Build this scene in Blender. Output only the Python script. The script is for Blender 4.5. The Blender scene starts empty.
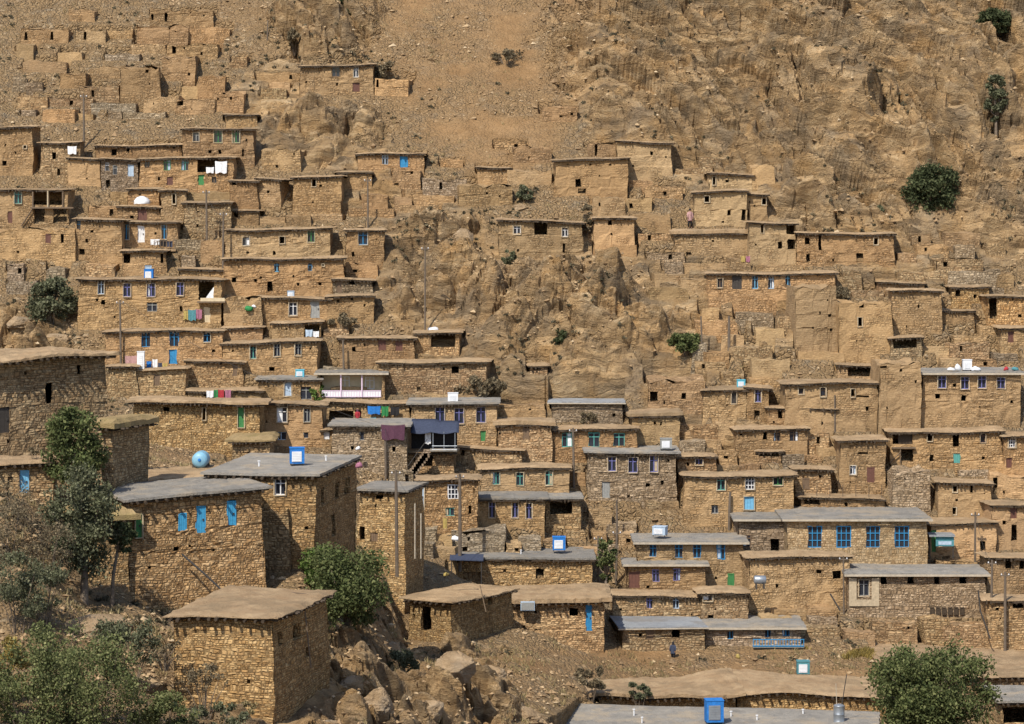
import bpy, math, random
import numpy as np
from mathutils import Vector, Matrix
rnd = random.Random(7)
R = math.radians
scn = bpy.context.scene
COL = scn.collection

# ---------------------------------------------------------------- camera, light, exposure
F, PX0, PY0, CZ = 2600.0, 512.0, 200.0, 42.0        # focal length in pixels, principal point, camera height
cam_d = bpy.data.cameras.new('camera')
cam = bpy.data.objects.new('camera', cam_d); COL.objects.link(cam)
cam_d.sensor_width = 36.0
cam_d.lens = F / 1024 * 36.0
cam_d.shift_y = -(362 - PY0) / 1024
cam_d.clip_start = 1.0; cam_d.clip_end = 3000
cam.location = (0, 0, CZ); cam.rotation_euler = (R(90), 0, 0)
scn.camera = cam

SUN_EL, SUN_AZ = 49.0, 27.0                          # azimuth: degrees left of straight behind the camera
w = bpy.data.worlds.new('World'); scn.world = w; w.use_nodes = True
wt = w.node_tree
bg = next(n for n in wt.nodes if n.type == 'BACKGROUND')
sky = wt.nodes.new('ShaderNodeTexSky'); sky.sky_type = 'NISHITA'; sky.sun_disc = False
sky.sun_elevation = R(SUN_EL); sky.sun_rotation = R(180 + SUN_AZ)
wt.links.new(sky.outputs[0], bg.inputs[0]); bg.inputs[1].default_value = 0.13
sd = bpy.data.lights.new('sun', 'SUN'); sd.energy = 4.4; sd.angle = R(0.5); sd.color = (1.0, 0.935, 0.81)
sun = bpy.data.objects.new('sun', sd); COL.objects.link(sun)
_dir = Vector((math.sin(R(SUN_AZ)) * math.cos(R(SUN_EL)), math.cos(R(SUN_AZ)) * math.cos(R(SUN_EL)), -math.sin(R(SUN_EL))))
sun.rotation_euler = _dir.to_track_quat('-Z', 'Y').to_euler(); sun.location = (-60, 60, 160)
vs = scn.view_settings
vs.view_transform = 'Standard'; vs.look = 'None'; vs.gamma = 1.0; vs.exposure = 0.33; vs.use_curve_mapping = False
scn.render.engine = 'CYCLES'
scn.cycles.max_bounces = 5; scn.cycles.diffuse_bounces = 3; scn.cycles.glossy_bounces = 2
scn.cycles.transmission_bounces = 2; scn.cycles.transparent_max_bounces = 4

# ---------------------------------------------------------------- numpy noise
def _hash(ix, iy, iz, seed):
    h = (ix.astype(np.uint32) * np.uint32(374761393) + iy.astype(np.uint32) * np.uint32(668265263)
         + iz.astype(np.uint32) * np.uint32(2147483647) + np.uint32((seed * 1274126177) & 0xffffffff))
    h = (h ^ (h >> np.uint32(13))) * np.uint32(1274126177)
    h = (h ^ (h >> np.uint32(16))) * np.uint32(2246822519)
    h = h ^ (h >> np.uint32(15))
    return h.astype(np.float64) / 4294967295.0
def vnoise(p, seed=0):
    i = np.floor(p).astype(np.int64); f = p - i
    f = f * f * f * (f * (f * 6 - 15) + 10)
    out = 0
    for dx in (0, 1):
        for dy in (0, 1):
            for dz in (0, 1):
                wgt = (f[:, 0] if dx else 1 - f[:, 0]) * (f[:, 1] if dy else 1 - f[:, 1]) * (f[:, 2] if dz else 1 - f[:, 2])
                out = out + wgt * _hash(i[:, 0] + dx, i[:, 1] + dy, i[:, 2] + dz, seed)
    return out * 2 - 1
def fbm(p, octv=4, seed=0, gain=.5, lac=2.03):
    a, s, t = 1.0, 0, 0
    for k in range(octv):
        s = s + a * vnoise(p, seed + k); t += a; a *= gain; p = p * lac + 17.3
    return s / t
def ridged(p, octv=4, seed=0, gain=.55, lac=2.1):
    a, s, t = 1.0, 0, 0
    for k in range(octv):
        s = s + a * (1 - 2 * np.abs(vnoise(p, seed + k))); t += a; a *= gain; p = p * lac + 9.1
    return s / t
def worley(p, seed=0):
    i = np.floor(p).astype(np.int64)
    f1 = np.full(len(p), 9.0); f2 = np.full(len(p), 9.0); idv = np.zeros(len(p))
    for dx in (-1, 0, 1):
        for dy in (-1, 0, 1):
            for dz in (-1, 0, 1):
                c = i + np.array([dx, dy, dz])
                q = np.stack([_hash(c[:, 0], c[:, 1], c[:, 2], seed + k) for k in range(3)], 1) + c
                d = np.sqrt(((q - p) ** 2).sum(1))
                hid = _hash(c[:, 0], c[:, 1], c[:, 2], seed + 7)
                near = d < f1
                f2 = np.where(near, f1, np.minimum(f2, d)); idv = np.where(near, hid, idv); f1 = np.where(near, d, f1)
    return f1, f2, idv

# ---------------------------------------------------------------- hillside profile: height as a function of (bearing, distance)
GEN = [(550, 211), (500, 216), (450, 220.5), (400, 225.5), (345, 231), (265, 241), (175, 253), (125, 261), (60, 272), (0, 283), (-100, 303), (-300, 350), (-900, 480)]
UP = GEN[3:]
COLS = [
    (-900, [(900, 80), (760, 108), (724, 120), (600, 135), (520, 143), (470, 151), (456, 156), (450, 175), (425, 208)] + UP),
    (0,   [(900, 80), (760, 108), (724, 120), (600, 135), (520, 143), (470, 151), (456, 156), (450, 175), (425, 208)] + UP),
    (100, [(900, 85), (760, 112), (724, 122), (630, 136), (606, 145), (540, 152), (480, 160), (463, 168), (450, 198), (425, 216)] + UP),
    (200, [(900, 92), (760, 118), (724, 127), (700, 132), (640, 142), (611, 150), (575, 156), (515, 164), (474, 182), (462, 203), (440, 216)] + UP),
    (300, [(900, 100), (760, 126), (724, 132), (700, 137), (640, 145), (604, 152), (552, 159), (522, 175), (490, 204), (470, 212), (440, 219)] + UP),
    (350, [(900, 103), (770, 128), (724, 136), (700, 141), (660, 150), (600, 164), (560, 182), (548, 187), (520, 200), (500, 207), (470, 213), (440, 219)] + UP),
    (410, [(900, 106), (770, 134), (724, 145), (700, 151), (670, 164), (645, 182), (625, 187), (600, 193), (560, 200), (540, 204), (505, 210), (470, 215), (440, 219.5)] + UP),
    (500, [(900, 120), (780, 138), (724, 156), (690, 168), (650, 185), (600, 198), (560, 205), (500, 213.5), (450, 220)] + UP),
    (650, [(900, 130), (800, 150), (724, 173), (705, 181), (680, 189), (650, 197), (600, 205)] + GEN),
    (850, [(900, 135), (800, 153), (760, 163), (724, 176), (700, 185), (650, 197), (600, 205)] + GEN),
    (1900, [(900, 135), (800, 153), (760, 163), (724, 176), (700, 185), (650, 197), (600, 205)] + GEN),
]
YK = np.arange(0, 700, 0.5)
TAB = []
for px, prof in COLS:
    Y = np.array([d for _, d in prof], float); Z = CZ - (np.array([p for p, _ in prof]) - PY0) / F * Y
    o = np.argsort(Y); Y, Z = Y[o], Z[o]
    Y = np.concatenate([[-400, 0, 30], Y, [700]]); Z = np.concatenate([[CZ + 120, CZ - 2.5, CZ - 8], Z, [CZ + 330]])
    t = np.interp(YK, Y, Z)
    k = np.exp(-0.5 * (np.arange(-6, 7) / 2.2) ** 2); k /= k.sum()
    t = np.convolve(np.pad(t, 6, mode='edge'), k, mode='valid')
    TAB.append(t)
TAB = np.array(TAB); CPX = np.array([c for c, _ in COLS], float)
def H0(px, Y):
    px = np.atleast_1d(np.asarray(px, float)); Y = np.atleast_1d(np.asarray(Y, float))
    px, Y = np.broadcast_arrays(px, Y)
    c = np.clip(np.searchsorted(CPX, px) - 1, 0, len(CPX) - 2)
    t = np.clip((px - CPX[c]) / (CPX[c + 1] - CPX[c]), 0, 1); t = t * t * (3 - 2 * t)
    yf = np.clip(Y / 0.5, 0, len(YK) - 1.001); yi = yf.astype(int); fy = yf - yi
    a = TAB[c, yi] * (1 - fy) + TAB[c, yi + 1] * fy
    b = TAB[c + 1, yi] * (1 - fy) + TAB[c + 1, yi + 1] * fy
    return a * (1 - t) + b * t
def hz(X, Y):
    return float(H0(PX0 + F * X / Y, Y)[0])
def P(px, py, D):
    return Vector(((px - PX0) / F * D, D, CZ - (py - PY0) / F * D))
_YS = np.arange(112, 420, 0.1)
def hit(px, py, dmin=112):
    """distance at which the line of sight through (px, py) meets the hillside"""
    d = H0(px, _YS) - (CZ - (py - PY0) / F * _YS)
    k = np.where((d > 0) & (_YS >= dmin))[0]
    return float(_YS[k[0]]) if len(k) else 300.0

# ---------------------------------------------------------------- object helpers
def link(o, parent=None):
    COL.objects.link(o)
    if parent is not None: o.parent = parent
    return o
def tag(o, label=None, cat=None, group=None, kind=None):
    if label: o['label'] = label
    if cat: o['category'] = cat
    if group: o['group'] = group
    if kind: o['kind'] = kind
    return o
def empty(name, loc=(0, 0, 0), rz=0.0):
    o = bpy.data.objects.new(name, None); COL.objects.link(o)
    o.location = loc; o.rotation_euler = (0, 0, rz); o.empty_display_size = .5
    return o
class MB:
    """collects shapes into ONE mesh"""
    def __init__(s): s.v, s.f, s.m = [], [], []
    def add(s, vs_, fs, mi=0):
        b = len(s.v); s.v += [tuple(v) for v in vs_]
        for f in fs: s.f.append(tuple(b + i for i in f)); s.m.append(mi)
    def box(s, x0, x1, y0, y1, z0, z1, mi=0):
        s.add([(x0, y0, z0), (x1, y0, z0), (x1, y1, z0), (x0, y1, z0), (x0, y0, z1), (x1, y0, z1), (x1, y1, z1), (x0, y1, z1)],
              [(3, 2, 1, 0), (4, 5, 6, 7), (0, 1, 5, 4), (1, 2, 6, 5), (2, 3, 7, 6), (3, 0, 4, 7)], mi)
    def tube(s, pts, rad, n=8, mi=0, cap=True):
        pts = [Vector(p) for p in pts]
        if not hasattr(rad, '__len__'): rad = [rad] * len(pts)
        b = len(s.v)
        for i, p in enumerate(pts):
            t = (pts[min(i + 1, len(pts) - 1)] - pts[max(i - 1, 0)]).normalized()
            a = t.cross(Vector((.3, .9, .1)) if abs(t.z) > .8 else Vector((0, 0, 1))).normalized(); c = t.cross(a)
            for k in range(n):
                an = 2 * math.pi * k / n
                s.v.append(tuple(p + (a * math.cos(an) + c * math.sin(an)) * rad[i]))
        for i in range(len(pts) - 1):
            for k in range(n):
                s.f.append((b + i * n + k, b + i * n + (k + 1) % n, b + (i + 1) * n + (k + 1) % n, b + (i + 1) * n + k)); s.m.append(mi)
        if cap:
            s.f.append(tuple(b + k for k in range(n))[::-1]); s.m.append(mi)
            s.f.append(tuple(b + (len(pts) - 1) * n + k for k in range(n))); s.m.append(mi)
    def lathe(s, prof, n=16, mi=0, at=(0, 0, 0), axis='z'):
        b = len(s.v)
        for r, h in prof:
            for k in range(n):
                a = 2 * math.pi * k / n; q = (r * math.cos(a), r * math.sin(a), h)
                if axis == 'y': q = (q[0], q[2], q[1])
                if axis == 'x': q = (q[2], q[0], q[1])
                s.v.append((q[0] + at[0], q[1] + at[1], q[2] + at[2]))
        for i in range(len(prof) - 1):
            for k in range(n):
                s.f.append((b + i * n + k, b + i * n + (k + 1) % n, b + (i + 1) * n + (k + 1) % n, b + (i + 1) * n + k)); s.m.append(mi)
    def build(s, name, mats, parent=None, smooth=False):
        me = bpy.data.meshes.new(name); me.from_pydata(s.v, [], s.f)
        for m in (mats if isinstance(mats, (list, tuple)) else [mats]): me.materials.append(m)
        if len(me.materials) > 1: me.polygons.foreach_set('material_index', s.m)
        if smooth: me.polygons.foreach_set('use_smooth', [True] * len(me.polygons))
        me.update()
        return link(bpy.data.objects.new(name, me), parent)
def np_mesh(name, v, f, mats, parent=None, smooth=False, midx=None):
    """big meshes: v (n,3), f (m,k) with k = 3 or 4"""
    me = bpy.data.meshes.new(name); k = f.shape[1]
    me.vertices.add(len(v)); me.vertices.foreach_set('co', np.ascontiguousarray(v, np.float32).ravel())
    me.loops.add(f.size); me.loops.foreach_set('vertex_index', np.ascontiguousarray(f, np.int32).ravel())
    me.polygons.add(len(f)); me.polygons.foreach_set('loop_start', np.arange(0, f.size, k, dtype=np.int32))
    for m in (mats if isinstance(mats, (list, tuple)) else [mats]): me.materials.append(m)
    if midx is not None: me.polygons.foreach_set('material_index', midx.astype(np.int32))
    me.polygons.foreach_set('use_smooth', np.full(len(f), smooth, bool))
    me.update(calc_edges=True); me.validate()
    return link(bpy.data.objects.new(name, me), parent)
# ---------------------------------------------------------------- materials
class G:
    def __init__(s, name):
        s.mat = bpy.data.materials.new(name); s.mat.use_nodes = True; s.t = s.mat.node_tree
        s.b = next(n for n in s.t.nodes if n.type == 'BSDF_PRINCIPLED')
        s.b.inputs['Specular IOR Level'].default_value = 0.25
        s.b.inputs['Roughness'].default_value = 0.9
    def n(s, typ, ins=None, **kw):
        nd = s.t.nodes.new(typ)
        for k, v in kw.items(): setattr(nd, k, v)
        for k, v in (ins or {}).items():
            if hasattr(v, 'is_linked'): s.t.links.new(v, nd.inputs[k])
            else: nd.inputs[k].default_value = v
        return nd
    def pos(s): return s.n('ShaderNodeNewGeometry').outputs['Position']
    def obj(s): return s.n('ShaderNodeTexCoord').outputs['Object']
    def noise(s, vec, scale, detail=4, rough=.55):
        return s.n('ShaderNodeTexNoise', {'Vector': vec, 'Scale': scale, 'Detail': detail, 'Roughness': rough}).outputs[0]
    def vor(s, vec, scale, feature='F1', out='Distance', rand=1.0):
        return s.n('ShaderNodeTexVoronoi', {'Vector': vec, 'Scale': scale, 'Randomness': rand}, feature=feature).outputs[out]
    def ramp(s, fac, stops):
        r = s.n('ShaderNodeValToRGB', {'Fac': fac}); cr = r.color_ramp
        while len(cr.elements) < len(stops): cr.elements.new(.5)
        for e, (p, c) in zip(cr.elements, stops):
            e.position = p; e.color = (c, c, c, 1) if not hasattr(c, '__len__') else tuple(c) + (1,)
        return r.outputs[0]
    def mix(s, fac, a, b, mode='MIX'):
        m = s.n('ShaderNodeMix', data_type='RGBA', blend_type=mode)
        for i, v in ((0, fac), (6, a), (7, b)):
            if hasattr(v, 'is_linked'): s.t.links.new(v, m.inputs[i])
            else: m.inputs[i].default_value = v if i == 0 else (tuple(v) + (1,) if len(v) == 3 else v)
        return m.outputs[2]
    def math(s, op, a, b=0.0):
        m = s.n('ShaderNodeMath', operation=op)
        for i, v in ((0, a), (1, b)):
            if hasattr(v, 'is_linked'): s.t.links.new(v, m.inputs[i])
            else: m.inputs[i].default_value = v
        return m.outputs[0]
    def vmath(s, op, a, b):
        m = s.n('ShaderNodeVectorMath', operation=op)
        for i, v in ((0, a), (1, b)):
            if hasattr(v, 'is_linked'): s.t.links.new(v, m.inputs[i])
            else: m.inputs[i].default_value = v
        return m.outputs[0]
    def warp(s, vec, scale, amt):
        nz = s.n('ShaderNodeTexNoise', {'Vector': vec, 'Scale': scale, 'Detail': 2.0}).outputs[1]
        d = s.vmath('SUBTRACT', nz, (.5, .5, .5))
        return s.vmath('ADD', vec, s.vmath('MULTIPLY', d, (amt, amt, amt)))
    def objrand(s, col, lo=.86, hi=1.14):
        r = s.n('ShaderNodeObjectInfo').outputs['Random']
        v = s.n('ShaderNodeMapRange', {'Value': r, 'To Min': lo, 'To Max': hi}).outputs[0]
        c = s.n('ShaderNodeCombineColor', {0: v, 1: v, 2: v}).outputs[0]
        return s.mix(1.0, col, c, 'MULTIPLY')
    def out(s, col, bump=None, strength=.6, dist=.1):
        if hasattr(col, 'is_linked'): s.t.links.new(col, s.b.inputs['Base Color'])
        else: s.b.inputs['Base Color'].default_value = tuple(col) + (1,)
        if bump is not None:
            bn = s.n('ShaderNodeBump', {'Height': bump, 'Strength': strength, 'Distance': dist})
            s.t.links.new(bn.outputs[0], s.b.inputs['Normal'])
        return s.mat

def wall_mat(name, lo, mid, hi, mud, mudamt, size=(3.0, 3.0, 6.6), gap=.5, bump=1.0):
    g = G(name); p = g.pos()
    wp = g.warp(g.warp(p, 1.1, .20), 5.0, .055)
    sp = g.n('ShaderNodeSeparateXYZ', {0: wp})
    zz = g.math('MULTIPLY', g.math('ADD', sp.outputs[2], g.math('MULTIPLY', g.noise(g.vmath('MULTIPLY', p, (.15, .15, 1.0)), 1.7, 2), .6)), size[2])
    row = g.math('FLOOR', zz); fr = g.math('SUBTRACT', zz, row)
    rw = g.math('ADD', .6, g.math('MULTIPLY', g.n('ShaderNodeTexWhiteNoise', {'W': row}, noise_dimensions='1D').outputs[0], .85))
    q = g.n('ShaderNodeCombineXYZ', {0: g.math('MULTIPLY', sp.outputs[0], g.math('MULTIPLY', rw, size[0])), 1: g.math('MULTIPLY', sp.outputs[1], g.math('MULTIPLY', rw, size[1])), 2: g.math('MULTIPLY', row, 7.31)}).outputs[0]
    cell = g.n('ShaderNodeSeparateColor', {0: g.vor(q, 1.0, 'F1', 'Color')})
    ex = g.math('MULTIPLY', g.vor(q, 1.0, 'DISTANCE_TO_EDGE'), 1.5)
    edge = g.math('MINIMUM', ex, g.math('MINIMUM', fr, g.math('SUBTRACT', 1.0, fr)))
    ed2 = g.math('SUBTRACT', edge, g.math('MULTIPLY', g.math('SUBTRACT', g.noise(p, 3.5, 4, .7), .5), .6))
    col = g.ramp(cell.outputs[0], [(.0, lo), (.45, mid), (1.0, hi)])
    col = g.mix(g.math('MULTIPLY', cell.outputs[1], .22), col, (.30, .235, .165))         # greyer stones
    joint = g.ramp(ed2, [(.0, gap), (.2, 1.0)])
    patch = g.ramp(g.math('ADD', g.noise(p, .55, 5, .6), mudamt - .5), [(.44, 0.0), (.56, 1.0)])   # mud render left on the wall
    mudc = g.mix(g.noise(p, 3.5, 5, .65), tuple(c * .8 for c in mud), tuple(c * 1.18 for c in mud))
    mudc = g.mix(g.math('MULTIPLY', g.noise(g.vmath('MULTIPLY', p, (1, 1, .18)), 1.6, 3), .35), mudc, (.30, .24, .165))  # rain streaks
    stone = g.mix(1.0, col, joint, 'MULTIPLY')
    grain = g.ramp(g.noise(g.vmath('MULTIPLY', p, (1, 1, 2.2)), 4.2, 6, .78), [(.33, .74), (.5, 1.0), (.68, 1.16)])
    c = g.mix(1.0, g.mix(g.math('MULTIPLY', patch, .66), stone, mudc), grain, 'MULTIPLY')
    big = g.ramp(g.noise(p, .16, 3), [(.3, .84), (.7, 1.12)])
    c = g.mix(1.0, c, (1.07, 1.045, .92), 'MULTIPLY')
    r2 = g.math('FRACT', g.math('MULTIPLY', g.n('ShaderNodeObjectInfo').outputs['Random'], 37.7))
    c = g.mix(g.math('MULTIPLY', r2, .5), c, g.mix(1.0, c, (.88, .97, 1.2), 'MULTIPLY'))
    r3 = g.math('FRACT', g.math('MULTIPLY', g.n('ShaderNodeObjectInfo').outputs['Random'], 91.3))
    c = g.mix(g.math('MULTIPLY', r3, .8), c, g.mix(1.0, c, (1.07, .96, .95), 'MULTIPLY'))      # some walls of greyer stone
    c = g.objrand(g.mix(1.0, c, big, 'MULTIPLY'), .82, 1.15)
    h = g.mix(g.math('MULTIPLY', patch, .75), g.ramp(edge, [(0, 0.0), (.3, 1.0)]), g.noise(p, 5, 4, .7))
    return g.out(c, g.math('ADD', h, g.math('MULTIPLY', g.noise(p, 14, 3, .7), .5)), bump, .07)

M = {}
M['mud'] = wall_mat('mud_and_stone_wall', (.285, .178, .088), (.355, .228, .118), (.42, .285, .16), (.37, .24, .125), .47, gap=.52, bump=1.0)
M['stone'] = wall_mat('dry_stone_wall', (.25, .157, .08), (.375, .248, .134), (.49, .36, .215), (.39, .255, .138), .36, gap=.42, bump=1.0)
M['orange'] = wall_mat('orange_stone_wall', (.28, .165, .07), (.43, .272, .125), (.55, .385, .205), (.45, .29, .137), .28, size=(3.7, 3.7, 7.6), gap=.42, bump=1.0)
M['grey'] = wall_mat('grey_stone_wall', (.21, .155, .10), (.30, .23, .155), (.42, .34, .25), (.33, .255, .17), .3, gap=.45)
M['plaster'] = wall_mat('smooth_mud_plaster', (.30, .19, .098), (.36, .24, .126), (.42, .29, .16), (.385, .26, .14), .56, gap=.6, bump=.9)
M['brick'] = wall_mat('pale_block_wall', (.34, .235, .13), (.46, .34, .20), (.56, .44, .29), (.44, .32, .19), .05, size=(4.0, 4.0, 6.0), gap=.55, bump=.6)

def roof_mat(name, a, b, fleck):
    g = G(name); p = g.pos()
    c = g.mix(g.ramp(g.noise(p, .8, 6, .62), [(.35, 0.0), (.65, 1.0)]), a, b)
    c = g.mix(g.ramp(g.noise(g.warp(p, .6, 1.2), .5, 7, .75), [(.50, 0.0), (.60, .55)]), c, tuple(x * .72 for x in a))
    c = g.mix(g.ramp(g.noise(p, 9, 3, .8), [(.58, 0.0), (.72, .6)]), c, fleck)
    c = g.mix(g.ramp(g.noise(g.vmath('ADD', p, (9, 4, 2)), .45, 5, .65), [(.5, 0.0), (.62, .75)]), c, fleck)
    c = g.objrand(c, .86, 1.1)
    return g.out(c, g.math('ADD', g.noise(p, 2.2, 5, .7), g.math('MULTIPLY', g.noise(p, 11, 3, .8), .6)), .9, .12)
M['earth'] = roof_mat('earth_roof', (.31, .205, .115), (.40, .285, .17), (.24, .17, .10))
M['thatch'] = roof_mat('straw_and_mud_roof', (.29, .205, .10), (.36, .26, .135), (.25, .19, .08))
M['felt'] = roof_mat('grey_tar_roof', (.205, .192, .175), (.275, .252, .222), (.33, .27, .20))
M['tin'] = roof_mat('grey_metal_roof', (.24, .25, .27), (.32, .33, .34), (.22, .2, .18))
def plain(name, c, rough=.7, spec=.3, nscale=3.0, var=.25, metal=0.0):
    g = G(name); p = g.pos()
    k = g.ramp(g.noise(p, nscale, 5, .65), [(.3, 1 - var), (.7, 1 + var * .6)])
    g.b.inputs['Roughness'].default_value = rough; g.b.inputs['Specular IOR Level'].default_value = spec
    g.b.inputs['Metallic'].default_value = metal
    return g.out(g.mix(1.0, c, k, 'MULTIPLY'), g.noise(p, nscale * 3, 3), .15, .02)
M['wood'] = plain('weathered_wood', (.15, .105, .068), nscale=5)
M['brush'] = plain('brushwood', (.06, .042, .027), nscale=9, var=.5)
M['pole'] = plain('grey_pole_wood', (.13, .10, .075), nscale=4)
M['iron'] = plain('dark_iron', (.055, .05, .047), rough=.5)
M['board'] = plain('pale_fascia', (.42, .36, .28))
for k, c in dict(bl=(.03, .21, .43), lb=(.14, .36, .55), vi=(.15, .15, .36), wh=(.66, .65, .66), te=(.09, .30, .27), gr=(.05, .20, .065),
                 wd=(.16, .105, .065), rb=(.125, .055, .04), gy=(.26, .26, .25), pb=(.38, .47, .58), dk=(.05, .042, .036), sb=(.05, .29, .51), cy=(.10, .40, .52)).items():
    M[k] = plain('paint_' + dict(bl='blue', lb='light_blue', vi='violet', wh='white', te='teal', gr='green', wd='brown', rb='red_brown', gy='grey', pb='pale_blue', dk='dark', sb='sky_blue', cy='cyan')[k], c, .6, .35, 6, .22)
M['surround'] = plain('lime_plaster', (.43, .345, .235), nscale=4, var=.3)
M['cream'] = plain('cream_plaster', (.58, .47, .31), nscale=2, var=.2)
g = G('window_glass'); g.b.inputs['Roughness'].default_value = .12; g.b.inputs['Specular IOR Level'].default_value = .5
M['glass'] = g.out(g.mix(g.noise(g.pos(), .9, 2), (.012, .014, .02), (.035, .04, .055)))
for k, c in dict(red=(.36, .04, .05), purple=(.10, .045, .07), pink=(.33, .14, .20), yellow=(.38, .29, .10), teal=(.08, .22, .25), white=(.72, .72, .74), royal=(.03, .17, .50), green=(.04, .20, .07), rose=(.40, .24, .23), navy=(.05, .06, .095), black=(.03, .028, .03)).items():
    M['c_' + k] = plain('cloth_' + k, c, .9, .1, 7, .3)
M['tank'] = plain('pale_blue_tank', (.20, .40, .54), .45, .4, 2, .12)
M['steel'] = plain('galvanised_steel', (.33, .36, .40), .42, .5, 3, .2, .6)
M['plast_white'] = plain('white_plastic', (.68, .69, .72), .5, .4, 2, .1)
M['skin'] = plain('skin', (.36, .2, .13), .6)

# the hillside: rock, scree and dry earth; "rock" and "dry" are surface kinds stored per vertex
g = G('hillside_ground'); p = g.pos()
rock = g.n('ShaderNodeAttribute', attribute_name='rock').outputs['Fac']
smooth_ = g.n('ShaderNodeAttribute', attribute_name='smooth_earth').outputs['Fac']
strat = g.n('ShaderNodeMapping', {'Vector': g.warp(p, .35, 1.6), 'Rotation': (R(10), R(34), 0), 'Scale': (.4, .6, 1.7)}).outputs[0]
st = g.noise(strat, .7, 9, .72)
rc = g.ramp(st, [(.28, (.18, .112, .055)), (.40, (.32, .208, .106)), (.54, (.425, .285, .148)), (.70, (.56, .415, .25))])
rc = g.mix(g.ramp(g.noise(p, .22, 6, .65), [(.46, 0.0), (.60, .75)]), rc, g.ramp(st, [(.35, (.17, .125, .08)), (.65, (.30, .225, .145))]))        # grey weathered faces
rc = g.mix(g.ramp(g.noise(g.vmath('ADD', p, (31, 7, 3)), .3, 5, .6), [(.52, 0.0), (.66, .6)]), rc, (.40, .235, .095))  # ochre stains
cr1 = g.ramp(g.vor(g.vmath('MULTIPLY', g.warp(strat, 1.5, .8), (1.0, 1.0, 1.0)), .34, 'DISTANCE_TO_EDGE'), [(.0, .72), (.03, 1.0)])
rc = g.mix(1.0, rc, cr1, 'MULTIPLY')
fcell = g.n('ShaderNodeSeparateColor', {0: g.vor(g.warp(strat, 1.0, .9), .95, 'F1', 'Color')})
rc = g.mix(1.0, rc, g.ramp(fcell.outputs[0], [(0, .70), (.5, 1.0), (1, 1.36)]), 'MULTIPLY')      # every rock face has its own tone
rc = g.mix(g.ramp(g.noise(g.vmath('MULTIPLY', strat, (.5, .5, 2.2)), 2.4, 6, .8), [(.60, 0.0), (.70, .7)]), rc, (.12, .085, .052))  # dark streaks: crevice shade put into the rock colour
sw = g.warp(p, 1.0, .5)
sc1 = g.n('ShaderNodeSeparateColor', {0: g.vor(sw, 2.6, 'F1', 'Color')})
se = g.vor(sw, 2.6, 'DISTANCE_TO_EDGE')
sc = g.ramp(sc1.outputs[0], [(.0, (.22, .142, .072)), (.5, (.335, .22, .115)), (.85, (.41, .285, .155)), (1.0, (.50, .385, .25))])
sc = g.mix(g.ramp(g.noise(p, .35, 6, .6), [(.36, .15), (.62, .9)]), sc, g.ramp(g.noise(p, 2.6, 6, .75), [(.3, (.25, .16, .078)), (.7, (.40, .27, .14))]))
sc = g.mix(g.ramp(g.noise(g.vmath('ADD', p, (3, 91, 13)), .5, 6, .7), [(.52, 0.0), (.66, .65)]), sc, (.225, .18, .125))   # dry grey scrub
ec = g.ramp(g.noise(g.warp(p, .3, 2.5), .33, 10, .74), [(.28, (.165, .095, .042)), (.5, (.235, .14, .064)), (.62, (.28, .172, .083)), (.78, (.34, .222, .118))])
ec = g.mix(g.ramp(g.noise(p, 3.0, 4, .8), [(.66, 0.0), (.72, .6)]), ec, (.42, .31, .19))
tone = g.math('ADD', rock, g.math('MULTIPLY', g.math('SUBTRACT', g.noise(p, .7, 5, .6), .5), .9))
base = g.mix(g.ramp(tone, [(.38, 0.0), (.58, 1.0)]), sc, rc)
base = g.mix(smooth_, base, ec)
hh = g.mix(g.ramp(tone, [(.38, 0.0), (.58, 1.0)]), g.ramp(se, [(0, 0.0), (.25, .8)]), g.math('ADD', g.math('MULTIPLY', st, 2.4), cr1))
hf = g.math('ADD', hh, g.math('MULTIPLY', g.noise(p, 5, 6, .75), 1.1))
M['hill'] = g.out(base, g.math('MULTIPLY', hf, g.math('SUBTRACT', 1.0, g.math('MULTIPLY', smooth_, .75))), 1.0, .34)
g = G('loose_stone'); p = g.pos()
c = g.ramp(g.n('ShaderNodeNewGeometry').outputs['Random Per Island'], [(0, (.20, .13, .07)), (.5, (.32, .215, .12)), (.85, (.40, .285, .165)), (1, (.48, .37, .24))])
M['rubble'] = g.out(g.mix(1.0, c, g.ramp(g.noise(p, 6, 3), [(.3, .8), (.7, 1.15)]), 'MULTIPLY'), g.noise(p, 8, 3), .5, .05)
g = G('boulder_rock'); p = g.pos()
c = g.ramp(g.noise(g.vmath('MULTIPLY', g.warp(p, .8, .8), (1, 1, 2.2)), 1.1, 8, .68), [(.28, (.17, .115, .065)), (.45, (.29, .20, .115)), (.6, (.36, .255, .155)), (.75, (.46, .35, .23))])
M['boulder'] = g.out(g.mix(g.ramp(g.noise(p, .5, 4), [(.5, 0.0), (.65, .7)]), c, (.29, .235, .175)), g.math('ADD', g.noise(p, 3, 7, .7), g.math('MULTIPLY', g.noise(g.vmath('MULTIPLY', g.warp(p, .8, .8), (1, 1, 2.6)), 1.4, 6, .7), 1.5)), 1.0, .16)
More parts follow.
